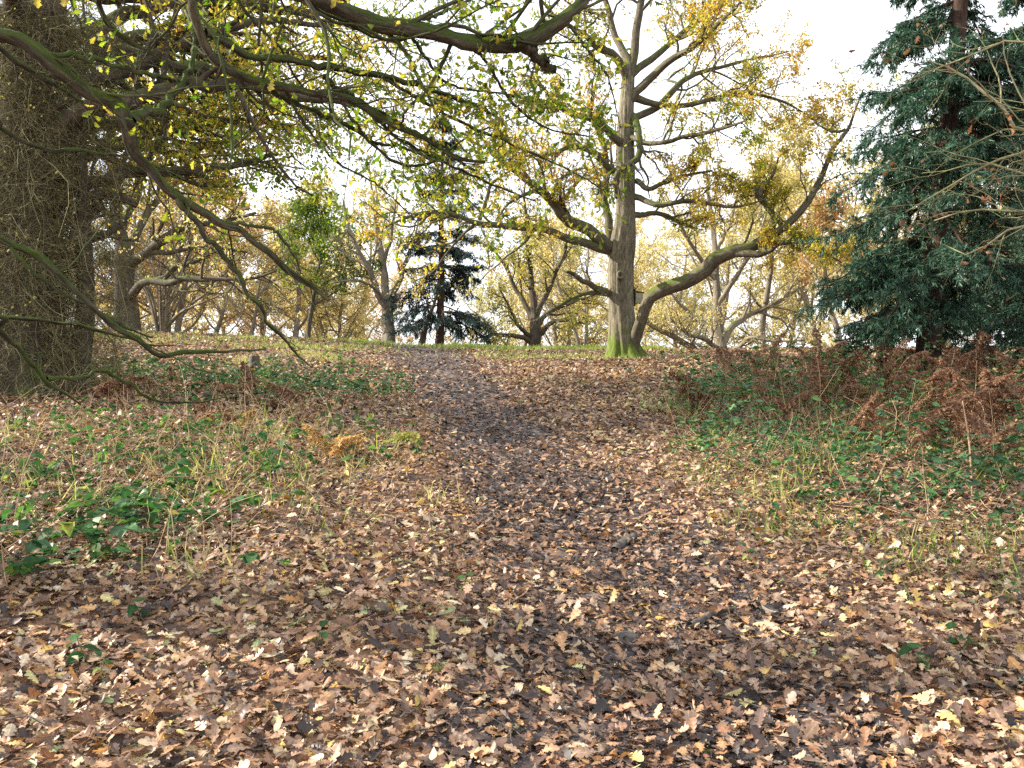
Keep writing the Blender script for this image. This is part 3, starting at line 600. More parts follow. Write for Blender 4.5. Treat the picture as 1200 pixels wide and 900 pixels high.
d = norm(np.stack([np.cos(a), np.sin(a), rng.normal(.15, .7, N)], -1)); cl = np.clip(.75+.9*wob2(a*2.2, t*2.4+3), .2, 1.8); L = rng.gamma(2.2, .33, N)*cl*np.where(second, .5, 1)
Pq = np.empty((N, 7, 3)); Pq[:, 0] = st
for kk in range(1, 7):
    d = norm(d + rng.normal(0, .42, d.shape) - UP*.16); Pq[:, kk] = Pq[:, kk-1] + d*(L/5)[:, None]
tubes(th, Pq, np.linspace(1, .35, 7)[None]*rng.uniform(.0028, .0062, (N, 1)), 3, cap=False)
P2, R2 = grow(rng, Pq, np.full((N, 7), .004), 3, .25, 1, (.5, 1.4), .6, 5, .4, -.05, rmin=.0022, minlen=.14); tubes(th, P2, R2, 3, cap=False)
rgl = np.random.default_rng(5); kq, rq = keep(rgl, P2, R2, .05); tl = Buf(); twig_leaves(tl, OAK2, rgl, kq, rq, 2, (.03, .06), mixrnd(.35)); tl.build('thicket_foliage', M_yg, shag, s0)
tho = th.build('twig_thicket', B_thick, shag, s0); tho['kind'] = 'stuff'
cr = Buf()
sh_l = [
 [W(*(s0+[.2, 0, 3.9]), .16), (95, 102, 11.6, 9), (130, 90, 11.8, 8.5), (168, 73, 12, 8), (213, 53, 12.3, 7), (254, 37, 12.6, 6), (295, 28, 12.9, 5), (335, 25, 13.2, 3.6), (380, 30, 13.6, 2.4), (430, 20, 14, 1.2)],
 [W(*(s0+[.2, 0, 3.5]), .15), (100, 130, 11.4, 9), (135, 123, 11.5, 9), (168, 113, 11.7, 8.5), (203, 103, 11.9, 8), (245, 99, 12.1, 7), (285, 100, 12.3, 6), (330, 108, 12.6, 5), (368, 119, 12.9, 4), (410, 122, 13.2, 3), (460, 140, 13.6, 1.6)],
 [W(*(s0+[.2, .1, 2.8]), .12), (100, 214, 12, 7), (135, 207, 12.3, 6.5), (168, 200, 12.6, 6), (200, 203, 12.9, 5.5), (250, 198, 13.3, 4.5), (290, 190, 13.7, 3.2), (325, 182, 14, 2)],
 [W(*(s0+[.55, .2, 2.3]), .07), (100, 262, 11.8, 6), (120, 230, 11.8, 6.5), (140, 232, 11.9, 6), (158, 238, 12, 3.5)],
 [W(*(s0+[.6, .2, 1.9]), .06), (100, 282, 11.8, 6), (118, 278, 11.9, 5), (136, 268, 12, 4), (148, 262, 12.1, 2)],
 [W(*(s0+[.2, .1, 5.0]), .13), (120, 30, 12.5, 8), (190, 5, 13.2, 7), (270, -20, 14, 5), (350, -50, 14.8, 3)],
 [W(*(s0+[.2, .3, 4.4]), .12), (110, 62, 13, 8), (180, 40, 14.2, 6.5), (250, 65, 15.4, 5), (320, 60, 16.6, 3.5), (390, 70, 17.6, 2)],
 [W(*(s0+[.1, .4, 3.4]), .11), (90, 150, 13, 7), (150, 145, 14.4, 6), (220, 150, 15.8, 4.6), (290, 140, 17, 3.2), (350, 150, 18, 1.8)],
 [W(*(s0+[.1, .4, 2.9]), .10), (95, 190, 13.4, 6), (150, 170, 15, 5), (210, 180, 16.4, 4), (270, 165, 17.6, 2.6), (320, 160, 18.4, 1.4)],
 [W(*(s0+[0, .4, 6.0]), .12), W(-4.5, 14.5, 8.4, .09), W(-2.6, 16.5, 9, .04)],
 [W(*(s0+[0, -.3, 5.4]), .12), W(-5.6, 8.6, 7.6, .08), W(-4.2, 6.4, 8.2, .03)],
 [W(*(s0+[-.2, 0, 5.2]), .12), W(-9.6, 12, 7.4, .08), W(-12, 12.4, 8.4, .03)],
 [W(*(s0+[.3, 0, 8.0]), .12), W(-5, 12.4, 10.4, .07), W(-3.4, 12.6, 11, .03)],
 [W(*(s0+[-.3, 0.2, 8.0]), .1), W(-8.6, 13.4, 10.8, .06), W(-9.6, 14.6, 11.6, .03)],
 [W(*(s0+[-.3, .1, 4.6]), .14), W(-10.5, 12.6, 6.8, .10), W(-14, 13.4, 7.6, .03)],  # this bough and the next: unseen, added to shade the ground
 [W(*(s0+[-.3, .3, 5.6]), .14), W(-10, 14.6, 8.0, .10), W(-13, 17.5, 9.2, .03)],
 [W(*(s0+[0, .4, 4.0]), .13), W(-8, 14.6, 6.2, .10), W(-8.6, 18, 7.4, .03)],
 [W(*(s0+[.2, .4, 5.4]), .12), W(-5.2, 14.6, 7.2, .09), W(-3.6, 18, 7.9, .03)],
 [W(*(s0+[.2, .3, 4.8]), .11), (150, 60, 14, 6), (220, 20, 16, 5), (300, 10, 18, 2)],
 [W(*(s0+[.2, .3, 3.8]), .10), (140, 120, 14, 6), (210, 95, 16, 5), (300, 95, 18.5, 2)],
 [W(*(s0+[.2, .3, 3.2]), .09), (130, 170, 14.5, 5), (200, 150, 17, 4), (280, 120, 19, 2)],
]
for li, rw in enumerate(sh_l):
    lb = Buf(); P, Rr = mixed(rw, 22); P[1:] += rng.normal(0, .3, P[1:].shape)*Rr[1:, None]
    trunk_mesh(lb, P, Rr, 12, .07, seed=80+li)
    bare = li in (3, 4)
    LL = np.linalg.norm(np.diff(P, axis=0), axis=1).sum(); m1 = max(3, int(LL*(2.3 if not bare else 1)))
    P1, R1 = grow(rng, P[None], Rr[None], m1, .22, 1.0, (.5, 1.1), .42, 8, .2, .03, rf=.5, rmin=.005, minlen=.5, flat=.3); tubes(lb, P1, R1, 5, cap=False)
    P2, R2 = grow(rng, P1, R1, 6, .15, 1.0, (.4, 1.1), .45, 6, .25, .0, rmin=.0035, minlen=.25, flat=.4); tubes(lb, P2, R2, 3, cap=False)
    if not bare:
        P3, R3 = grow(rng, P2, R2, 4, .15, 1.0, (.4, 1.0), .5, 4, .25, .0, rmin=.003, minlen=.15, flat=.4); tubes(lb, P3, R3, 3, cap=False)
        k3, r3 = keep(rng, P3, R3, .8 if li < 9 or li > 17 else .5); twig_leaves(cr, OAK2, rng, k3, r3, 8, (.06, .10), mixrnd(.42), spread=.09)
    lb.build('limb', B_dark, shag, s0)
cr.build('crown', M_mix, shag, s0)

# ------------------------------------------------------------------ bare twigs reaching in from the right
rng = np.random.default_rng(55)
r0 = np.array([6.6, 5.6, 0.]); r0[2] = float(height(r0[0], r0[1])) - .04
rt = thing('twiggy_sapling', 'pale bare twigs with a few withered leaves reaching across the tall conifer', 'sapling', r0)
tb = Buf(); P = smooth([list(r0)+[.10], list(r0+[-.1, .05, 1.5])+[.085], list(r0+[-.1, .1, 3])+[.06], list(r0+[-.4, .1, 4.4])+[.03], list(r0+[-.6, 0, 5.4])+[.01]], 30)
trunk_mesh(tb, P[:, :3], P[:, 3], 14, .04, .3, .2, 4, 15); tb.build('trunk', B_dark, rt, r0)
wb = Buf(); rz = r0[2]
for li, rw in enumerate([
 [W(6.5, 5.7, rz+2.9, .03), (1290, 170, 5.8, 5), (1205, 152, 5.9, 4.2), (1170, 122, 6.0, 3.6), (1150, 104, 6.1, 3), (1120, 80, 6.2, 2), (1085, 70, 6.3, 1.2)],
 [W(6.5, 5.7, rz+2.7, .022), (1280, 160, 5.8, 4), (1200, 178, 5.9, 3.2), (1150, 198, 6.0, 2.6), (1105, 222, 6.1, 2), (1062, 248, 6.2, 1.2)],
 [W(6.5, 5.7, rz+2.4, .02), (1290, 240, 5.8, 3.6), (1200, 248, 5.9, 3), (1150, 244, 6.0, 2.4), (1095, 258, 6.1, 1.4)],
 [W(6.5, 5.7, rz+2.2, .02), (1290, 268, 5.8, 3.6), (1200, 262, 5.9, 2.8), (1160, 285, 6.0, 2.2), (1132, 300, 6.1, 1.8), (1108, 288, 6.2, 1.2)],
 [W(6.5, 5.7, rz+3.1, .02), (1280, 80, 5.8, 3.6), (1200, 45, 5.9, 2.8), (1150, 62, 6.0, 2.2), (1100, 78, 6.2, 1.4), (1060, 96, 6.3, 1)],
 [W(6.5, 5.7, rz+2.6, .02), (1280, 215, 5.8, 3.4), (1200, 205, 5.9, 2.6), (1150, 190, 6.0, 2), (1112, 200, 6.2, 1.4), (1080, 203, 6.3, .9)]]):
    lb = Buf(); P, Rr = mixed(rw, 22); P[1:] += rng.normal(0, .5, P[1:].shape)*Rr[1:, None]; Rr = Rr*.52; tubes(lb, P, Rr, 7)
    P1, R1 = grow(rng, P[None], Rr[None], 15, .3, 1, (.3, .8), .28, 7, .2, .02, rf=.6, rmin=.0026, decay=.5); tubes(lb, P1, R1, 4, cap=False)
    P2, R2 = grow(rng, P1, R1, 3, .3, 1, (.3, .9), .45, 4, .2, .02, rmin=.002, minlen=.06); tubes(lb, P2, R2, 3, cap=False)
    lb.build('limb', B_pale, rt, r0)
    k2, q2 = keep(rng, P2, R2, .22); twig_leaves(wb, OAK1, rng, k2, q2, 2, (.04, .07), spread=.01, t0=.7)
wb.build('withered_leaves', M_brown, rt, r0)

# ------------------------------------------------------------------ conifers
def conifer(name, label, base, H, rtr, Rb, n, first, seed, mat, lean=(0, 0), sec=18, ter=6, nd=12, nsz=.075, droop=-.10, tp=1.25, wd=7, group=None):
    rng = np.random.default_rng(seed); base = np.asarray(base, float)
    ro = thing(name, label, 'conifer', base, group)
    tb = Buf(); k = 40; t = np.linspace(0, 1, k)
    P = base + np.stack([lean[0]*t*H, lean[1]*t*H, t*H], -1); P[:, :2] += np.cumsum(rng.normal(0, .012, (k, 2)), axis=0)
    Rr = rtr*(1-t)**.9 + .01; trunk_mesh(tb, P, Rr, 18, .04, .35, .3, 5, seed); tb.build('trunk', B_con, ro, base)
    wn = n//wd; wh = ((np.arange(wn)+rng.uniform(.2, .8, wn))/wn)**1.1; hh = first + (1-first)*np.clip(wh[rng.integers(0, wn, n)] + rng.normal(0, .007, n), 0, .99); az = rng.uniform(0, 2*PI, n)
    L = Rb*(1-hh)**tp*rng.uniform(.65, 1.12, n)*np.clip((hh-first*.4)/(.12), .6, 1) + .15
    ii = np.clip((hh*(k-1)).astype(int), 0, k-2)
    d = np.stack([np.cos(az), np.sin(az), np.interp(hh, [0, .5, 1], [-.12, .08, .7])+rng.normal(0, .08, n)], -1)
    BP = np.empty((n, 10, 3)); BP[:, 0] = P[ii]; d = norm(d)
    for q in range(1, 10):
        d = norm(d + rng.normal(0, .05, d.shape) + UP*(droop*(1 if q < 6 else -.7))); BP[:, q] = BP[:, q-1] + d*(L/9)[:, None]
    BR = (np.minimum(rtr*.2, .015+L*.012))[:, None]*np.linspace(1, .2, 10)[None]
    br = Buf(); tubes(br, BP, BR, 5, cap=False)
    P1, R1 = grow(rng, BP, BR, sec, .18, 1.0, (.6, 1.1), .34, 6, .07, -.10, rf=.5, flat=.85, rmin=.004, minlen=.18, decay=.45); tubes(br, P1, R1, 3, cap=False)
    P2, R2 = grow(rng, P1, R1, ter, .1, 1.0, (.5, .9), .42, 4, .10, -.14, flat=.7, rmin=.003, minlen=.12)
    br.build('branchwork', B_con, ro, base)
    cb = Buf()
    for PQ, per in ((P2, nd), (P1, nd)):
        Bn, m, _ = PQ.shape; tt = rng.uniform(.05, 1, (Bn, per)); q = tt*(m-1); i0 = np.minimum(q.astype(int), m-2); f = (q-i0)[..., None]; bi = np.arange(Bn)[:, None]
        pos = (PQ[bi, i0]*(1-f)+PQ[bi, i0+1]*f).reshape(-1, 3); T = norm(PQ[bi, i0+1]-PQ[bi, i0]).reshape(-1, 3); NN = len(pos)
        yd = norm(T + rng.normal(0, .55, (NN, 3)) - UP*.15); nr = norm(rng.normal(0, .45, (NN, 3)) + UP)
        tip = np.repeat(rng.uniform(.0, 1, Bn), per)*.5 + tt.reshape(-1)*.35 + rng.uniform(0, .15, NN)
        leaves(cb, NEED, pos, yd, nr, rng.uniform(.7, 1.3, NN)*nsz, rng, curlsd=(.1, .2), rnd=np.clip(tip, 0, 1))
    cb.build('needle_foliage', mat, ro, base)
    return ro
c1 = px(1085, 440, 16.0); c1[2] = float(height(c1[0], c1[1])) - .05
conifer('conifer_tree', 'tall dark green conifer with sweeping layered boughs above rusty bracken', c1, 16.5, .22, 2.95, 235, .095, 61, M_needle, lean=(.082, 0), tp=1.12, wd=8, sec=20, ter=6, nd=11, nsz=.095)
c2 = px(1235, 436, 18.5); c2[2] = float(height(c2[0], c2[1])) - .05
conifer('conifer_tree', 'second dark conifer partly cut off behind the tallest conifer', c2, 15, .24, 3.1, 210, .05, 62, M_needle, sec=18, ter=6, nd=9, nsz=.11)
c3 = px(515, 406, 33.); c3[2] = float(height(c3[0], c3[1])) - .05
conifer('conifer_tree', 'small bluish conifer with a straight dark trunk beside the path on the crest', c3, 10.6, .17, 3.0, 95, .14, 63, M_needle_blue, sec=14, ter=5, nd=9, nsz=.13, droop=-.06)

# ------------------------------------------------------------------ broadleaf trees beyond
def broad(name, label, base, H, rtr, spread, seed, bark, mat, stems=1, low=.22, nl=11, per=5, leafsz=(.11, .17), tm=OAK2, frac=.8, lean=0.0, up=.35, group=None, fork=.0, rm=.008, cat='tree', bias=.5, lv=(7, 5, 3), branchrow=(9, 6, 4), ang=(.7, 1.25), leaf_name='crown'):
    rng = np.random.default_rng(seed); base = np.asarray(base, float)
    ro = thing(name, label, cat, base, group)
    tb = Buf(); PP, RR = [], []
    for s in range(stems):
        a = 2*PI*s/stems + rng.uniform(0, 1); o = (0 if stems == 1 else rtr*.8)
        pts = [list(base + [math.cos(a)*o, math.sin(a)*o, -.05]) + [rtr]]
        d = np.array([math.cos(a)*(fork if stems > 1 else .0)+lean, math.sin(a)*(fork if stems > 1 else .0), 1.0])
        p = np.array(pts[0][:3]); hs = H*rng.uniform(.82, 1.0) if stems > 1 else H*.9
        for q in range(1, 8):
            d = d + rng.normal(0, .10, 3)*[1, 1, .2]; p = p + norm(d)*hs/7
            pts.append(list(p) + [rtr*(1-q/7.6)**.8])
        s_ = smooth(pts, 36); trunk_mesh(tb, s_[:, :3], s_[:, 3], 14, .05, .4 if stems == 1 else .15, rtr*1.1, 5, seed+s)
        PP.append(s_[:, :3]); RR.append(s_[:, 3])
    PP, RR = np.array(PP), np.array(RR)
    P0, R0 = grow(rng, PP, RR, nl, low, .97, ang, spread/H, 11, .17, .05+.05*up, rf=.5, rmin=rm*1.6, minlen=H*.12, decay=.55); tubes(tb, P0, R0, 6, cap=False)
    P1, R1 = grow(rng, P0, R0, lv[0], .2, 1, (.45, 1.1), .42, branchrow[0], .2, .04, rmin=rm, minlen=.5); tubes(tb, P1, R1, 4, cap=False)
    P2, R2 = grow(rng, P1, R1, lv[1], .15, 1, (.4, 1.1), .45, branchrow[1], .24, .03, rmin=rm*.7, minlen=.3); tubes(tb, P2, R2, 3, cap=False)
    tb.build('trunk', bark, ro, base)
    if frac > 0:
        P3, R3 = grow(rng, P2, R2, lv[2], .15, 1, (.4, 1.0), .5, 4, .25, .0, rmin=rm*.6, minlen=.22)
        k3, r3 = keep(rng, P3, R3, frac)
        cr = Buf(); twig_leaves(cr, tm, rng, k3, r3, per, leafsz, mixrnd(bias), spread=.10)
        cr.build(leaf_name, mat, ro, base)
    return ro
def gb(u, D, dz=0.0, v=400):
    x = (u-600)/F*D; return np.array([x, D, float(height(x, D)) + dz])

# mid-distance oak behind the shaggy trunk, traced limbs
rng = np.random.default_rng(71); D = 29.5
m0 = gb(146, D, -.05); mo = thing('oak_tree', 'stout oak with long horizontal limbs seen just beyond the shaggy trunk', 'tree', m0)
tb = Buf(); P, Rr = traced([(147, 388, D, 14), (146, 360, D, 11.5), (145, 324, D, 11), (146, 305, D, 11.5), (143, 285, D, 8), (138, 262, D, 7), (134, 220, D, 6), (130, 160, D, 4.5), (128, 90, D, 2.5)], 50); P[0, 2] = m0[2]
trunk_mesh(tb, P, Rr, 22, .05, .3, .3, 5, 31); tb.build('trunk', B_dark, mo, m0)
cr = Buf()
for li, rw in enumerate([
 [(152, 308, D, 8), (173, 296, D-.5, 7), (189, 282, D-.9, 7), (207, 271, D-1.3, 6), (227, 264, D-1.7, 5), (255, 260, D-2.1, 3.6), (300, 250, D-2.6, 2)],
 [(150, 350, D, 7), (162, 336, D-.6, 6), (175, 329, D-1.1, 5.4), (198, 333, D-1.6, 5), (218, 327, D-2, 4.6), (255, 328, D-2.6, 3.4), (300, 326, D-3.2, 2.2), (325, 318, D-3.5, 1.2)],
 [(175, 329, D-1.1, 4.4), (195, 324, D-1.3, 4), (204, 313, D-1.5, 3.4), (224, 309, D-1.8, 2.8), (242, 300, D-2.1, 2), (262, 290, D-2.4, 1.2)],
 [(142, 318, D, 5), (133, 309, D-.3, 4), (122, 299, D-.5, 3)],
 [(150, 300, D, 7), (160, 270, D+.6, 6), (185, 235, D+1.2, 5), (220, 200, D+1.8, 4), (260, 170, D+2.4, 2.4)],
 [(140, 270, D, 6), (160, 235, D+1, 5), (175, 190, D+1.6, 4), (210, 140, D+2.2, 2.4)],
 [(138, 262, D, 5), (110, 235, D-.6, 4), (90, 200, D-1.2, 3), (60, 170, D-1.8, 1.6)],
 [(173, 296, D-.5, 4.5), (210, 293, D-1, 3.6), (245, 290, D-1.5, 2.6), (290, 296, D-2, 1.4)],
 [(136, 220, D, 5), (170, 170, D-1, 4), (220, 120, D-2, 3), (280, 100, D-3, 1.6)]]):
    lb = Buf(); P, Rr = traced(rw, 18, rng, .25); Rr = Rr*.8; tubes(lb, P, Rr, 9)
    LL = np.linalg.norm(np.diff(P, axis=0), axis=1).sum(); bare = li in (3,)
    P1, R1 = grow(rng, P[None], Rr[None], max(4, int(LL*2)), .25, 1, (.5, 1.1), .4, 8, .22, .04, rmin=.009, minlen=.6); tubes(lb, P1, R1, 4, cap=False)
    P2, R2 = grow(rng, P1, R1, 5, .15, 1, (.4, 1.1), .45, 6, .25, .03, rmin=.006, minlen=.3); tubes(lb, P2, R2, 3, cap=False)
    P3, R3 = grow(rng, P2, R2, 3, .15, 1, (.4, 1.0), .5, 4, .25, .02, rmin=.005, minlen=.2)
    if not bare:
        k3, r3 = keep(rng, P3, R3, .8 if li not in (1, 2, 7) else .3); twig_leaves(cr, OAK2, rng, k3, r3, 5, (.1, .15), mixrnd(.5), spread=.06)
    lb.build('limb', B_dark, mo, m0)
cr.build('crown', M_gold, mo, m0)

# many-stemmed bare shrub
rng = np.random.default_rng(72); D = 31.
h0 = gb(190, D, -.05); hz = thing('coppiced_shrub', 'bare many-stemmed coppice fanning up from one base next to the stout oak', 'shrub', h0)
sb = Buf(); PP, RR = [], []
for k in range(17):
    a = rng.uniform(-1, 1)*.75; bq = rng.uniform(-.4, .4); ln = rng.uniform(2.6, 5.2)
    q = [list(h0+[a*.25, bq*.2, 0])+[.05], list(h0+[a*.55*ln*.4, bq*ln*.3, ln*.4])+[.045], list(h0+[a*.75*ln*.75, bq*ln*.5, ln*.72])+[.03], list(h0+[a*ln*.95, bq*ln*.6, ln])+[.012]]
    s = smooth(q, 14); PP.append(s[:, :3]); RR.append(s[:, 3])
for rw in ([(192, 386, D, 2.4), (208, 370, D-.4, 2), (226, 355, D-.8, 1.8), (240, 345, D-1.1, 1.5), (260, 328, D-1.5, 1)], [(192, 386, D, 2), (212, 366, D-.6, 1.6), (246, 351, D-1.4, 1), (275, 338, D-1.8, .6)]):
    q = smooth([list(px(u, v, y))+[r/F*y] for u, v, y, r in rw], 14); PP.append(q[:, :3]); RR.append(q[:, 3])
PP, RR = np.array(PP), np.array(RR); tubes(sb, PP, RR, 6)
P1, R1 = grow(rng, PP, RR, 6, .3, 1, (.3, .8), .35, 6, .15, .05, rmin=.007, minlen=.3); tubes(sb, P1, R1, 3, cap=False)
P2, R2 = grow(rng, P1, R1, 4, .2, 1, (.3, .8), .45, 4, .2, .04, rmin=.005, minlen=.15); tubes(sb, P2, R2, 3, cap=False)
sb.build('stem_cluster', B_far, hz, h0)
cr = Buf(); k2, r2 = keep(rng, P2, R2, .25); twig_leaves(cr, OAK2, rng, k2, r2, 3, (.07, .11), mixrnd(.4)); cr.build('sparse_leaves', M_yg, hz, h0)

def traced_tree(name, label, base, trunk, limbs, bark, mat, seed, frac, per, leafsz, bias, dens=2.2, scale=.9, rm=.007, cat='tree', ridge=.05):
    rng = np.random.default_rng(seed); ro = thing(name, label, cat, base)
    tb = Buf(); P, Rr = traced(trunk, 36, rng, .12); P[0, 2] = base[2]; trunk_mesh(tb, P, Rr, 18, ridge, .35, .25, 5, seed); tb.build('trunk', bark, ro, base)
    cr = Buf()
    for li, rw in enumerate(limbs + [trunk[len(trunk)//2:]]):
        own = li < len(limbs)
        lb = Buf(); P, Rr = traced(rw, 20, rng, .3); Rr = Rr*scale
        if own: tubes(lb, P, Rr, 9)
        LL = np.linalg.norm(np.diff(P, axis=0), axis=1).sum()
        P1, R1 = grow(rng, P[None], Rr[None], max(5, int(LL*dens)), .25, 1, (.4, 1.0), .45, 9, .2, .07, rmin=rm*1.2, minlen=.7); tubes(lb, P1, R1, 4, cap=False)
        P2, R2 = grow(rng, P1, R1, 6, .15, 1.0, (.4, 1.0), .45, 6, .24, .05, rmin=rm*.8, minlen=.3); tubes(lb, P2, R2, 3, cap=False)
        P3, R3 = grow(rng, P2, R2, 4, .15, 1.0, (.4, 1.0), .5, 4, .25, .03, rmin=rm*.6, minlen=.2); tubes(lb, P3, R3, 3, cap=False)
        lb.build('limb', bark, ro, base)
        k3, r3 = keep(rng, P3, R3, frac); twig_leaves(cr, OAK2, rng, k3, r3, per, leafsz, mixrnd(bias), spread=.09)
    cr.build('crown', mat, ro, base); return ro
D = 34.
traced_tree('bare_tree', 'nearly bare tree forking into several upright stems left of the bluish conifer', gb(455, D, -.05),
 [(455, 402, D, 8), (455, 385, D, 7), (455, 366, D, 6.5), (452, 345, D, 5), (449, 313, D, 4.2), (443, 276, D, 3.4), (440, 247, D, 2.4), (436, 222, D, 1.4), (432, 190, D, .8)],
 [[(454, 368, D, 5), (447, 351, D-.3, 4.4), (437, 324, D-.6, 3.6), (424, 300, D-.9, 3), (409, 268, D-1.2, 2.2), (403, 235, D-1.4, 1.2)],
  [(456, 366, D, 4.6), (460, 353, D+.3, 4), (468, 329, D+.6, 3.2), (473, 311, D+.8, 2.6), (484, 287, D+1, 1.8), (492, 250, D+1.2, 1)],
  [(449, 308, D, 3), (457, 281, D-.4, 2.4), (461, 258, D-.6, 1.6), (466, 220, D-.8, .9)],
  [(449, 352, D-.2, 2.8), (438, 338, D-1, 2.2), (426, 330, D-1.5, 1.8), (407, 329, D-2, 1.4), (388, 332, D-2.4, .8)],
  [(430, 311, D-.8, 2.2), (405, 298, D-.6, 1.6), (388, 275, D-.4, 1)]], B_far, M_gold, 101, .12, 3, (.08, .13), .5, 2.0)
broad('gnarled_tree', 'low gnarled dark tree crouching under the bluish conifer', gb(493, 32.5), 3.2, .14, 3.4, 102, B_dark, M_gold, nl=8, low=.15, frac=.15, lv=(5, 4, 3))
D = 36.
traced_tree('oak_tree', 'round low oak with olive yellow crown between the bluish conifer and the large oak', gb(627, D, -.05),
 [(627, 411, D, 7.5), (627, 398, D, 7), (627, 385, D, 6.5), (627, 368, D, 4.5), (624, 340, D, 3.4), (620, 305, D, 2.4), (616, 270, D, 1.2)],
 [[(623, 401, D, 4), (612, 396, D-.5, 3.4), (602, 394, D-.9, 3), (582, 392, D-1.5, 2.4), (562, 396, D-2, 1.2)],
  [(622, 396, D, 3.6), (614, 389, D-.4, 3), (606, 379, D-.7, 2.4), (598, 362, D-1, 1.8), (585, 340, D-1.4, 1)],
  [(632, 392, D, 3.6), (649, 378, D-.5, 3), (671, 376, D-1, 2), (690, 380, D-1.4, 1)],
  [(628, 384, D, 4), (643, 366, D+.5, 3), (671, 355, D+1, 2.2), (700, 345, D+1.5, 1.2)],
  [(625, 375, D, 4), (608, 345, D+.6, 3), (590, 310, D+1, 2), (572, 285, D+1.4, 1)],
  [(629, 370, D, 4), (645, 335, D-.6, 3), (660, 300, D-1, 2), (668, 270, D-1.3, 1)]], B_dark, M_yg, 103, .75, 6, (.09, .14), .55)
broad('bare_tree', 'slender grey leafless tree just left of the large oak trunk', gb(684, 40), 8.2, .11, 4.8, 104, B_far, M_gold, nl=12, frac=.25, per=3, low=.15, stems=2, fork=.2)
D = 30.
traced_tree('oak_tree', 'wide pale gold oak with limbs spreading from near the ground under the thick mossy limb', gb(845, D, -.05),
 [(845, 425, D, 7.5), (845, 405, D, 6.5), (844, 387, D, 5.6), (840, 349, D, 4.6), (839, 312, D, 4), (836, 270, D, 3), (830, 225, D, 2), (828, 190, D, 1)],
 [[(842, 422, D-.1, 5), (828, 418, D-.5, 4.6), (812, 411, D-.9, 4.4), (793, 397, D-1.3, 4), (767, 384, D-1.8, 3), (750, 374, D-2.2, 1.6)],
  [(844, 412, D, 4), (841, 408, D-.4, 3.6), (823, 397, D-.9, 3), (804, 391, D-1.3, 2.2), (785, 372, D-1.7, 1.2)],
  [(848, 419, D, 3.6), (868, 405, D-.6, 3), (881, 395, D-1, 2.6), (905, 399, D-1.5, 2), (948, 399, D-2.2, 1)],
  [(846, 404, D, 5), (857, 384, D+.4, 4.4), (871, 373, D+.8, 4), (895, 363, D+1.2, 3.2), (924, 347, D+1.6, 2.4), (950, 330, D+2, 1.2)],
  [(842, 398, D, 4), (828, 381, D+.5, 3.4), (817, 373, D+.9, 2.8), (800, 360, D+1.3, 2), (780, 335, D+1.7, 1.2)],
  [(840, 360, D, 4), (862, 325, D-.5, 3.2), (885, 285, D-.9, 2.4), (900, 245, D-1.2, 1.2)],
  [(839, 330, D, 3.4), (815, 295, D-.5, 2.6), (795, 260, D-.9, 1.8), (780, 225, D-1.2, 1)],
  [(838, 300, D, 3), (855, 260, D+.6, 2.2), (868, 215, D+1, 1.2)]], B_far, M_gold, 105, .6, 5, (.07, .12), .55)
broad('slender_tree', 'straight thin grey tree just beyond the wide pale gold oak', gb(893, 33), 9.5, .15, 4.4, 106, B_far, M_gold, nl=16, low=.2, frac=.8, per=5, leafsz=(.08, .13))
broad('slender_tree', 'young thin stemmed tree half hidden by the tallest conifer', gb(985, 30), 6.0, .12, 3.2, 107, B_far, M_orange, nl=11, low=.25, frac=.55, per=4)
broad('young_tree', 'young green tree with a thin straight trunk on the crest left of the path', gb(361, 34), 6.8, .11, 4.2, 108, B_dark, M_green, nl=14, low=.24, frac=.9, per=5, bias=.5)
broad('bare_tree', 'small pale leafless tree in front of the orange wood on the crest', gb(292, 40), 4.4, .13, 3.6, 109, B_far, M_gold, nl=10, low=.2, frac=0)

protos = [broad('woodland_tree', 'x', (0, 0, 0), 12, .19, 6.8, 200+i, B_far, M_gold, nl=16, low=.10, frac=.6, per=5, leafsz=(.12, .19), lv=(7, 6, 4), rm=.010, stems=1 if i != 2 else 2, fork=.22) for i in range(4)]
rng = np.random.default_rng(91)
far = []
def ring(y0, y1, u0, u1, n, sc, mats, label, group):
    for k in range(n):
        u = u0 + (u1-u0)*(k+rng.uniform(.15, .85))/n; D = rng.uniform(y0, y1)
        far.append((gb(u, D, -.1), rng.uniform(0, 6.28), rng.uniform(*sc), mats[rng.integers(len(mats))], label, group))
ring(44, 56, 90, 450, 8, (.75, 1.1), [M_orange, M_gold], 'orange brown autumn tree beyond the crest left of the path', 'orange trees beyond the crest')
ring(62, 84, 40, 480, 9, (.9, 1.3), [M_orange, M_gold], 'orange brown autumn tree beyond the crest left of the path', 'orange trees beyond the crest')
ring(48, 62, 560, 1000, 7, (.85, 1.15), [M_gold, M_yg, M_gold], 'golden tree beyond the crest behind the large oak', 'golden trees beyond the crest')
ring(72, 96, 520, 1010, 6, (.9, 1.2), [M_gold, M_yg], 'golden tree beyond the crest behind the large oak', 'golden trees beyond the crest')
ring(40, 52, 1010, 1290, 5, (.85, 1.1), [M_gold, M_yg], 'yellow tree glimpsed through the boughs of the dark conifers', 'yellow trees behind the conifers')
ring(38, 48, -150, 90, 5, (.9, 1.2), [M_yg, M_gold], 'yellow green tree showing behind the shaggy trunk', 'trees behind the shaggy trunk')
for k, (loc, rz_, sc, mt, lab, grp) in enumerate(far):
    p = protos[k % 4]
    if k < 4:
        p.location = loc; p.rotation_euler.z = rz_; p.scale = (sc,)*3; p['label'] = lab; p['group'] = grp
        for ch in p.children:
            if ch.name.startswith('crown'): ch.material_slots[0].link = 'OBJECT'; ch.material_slots[0].material = mt
    else: dup(p, loc, rz_, sc, lab, grp, {'crown': mt})

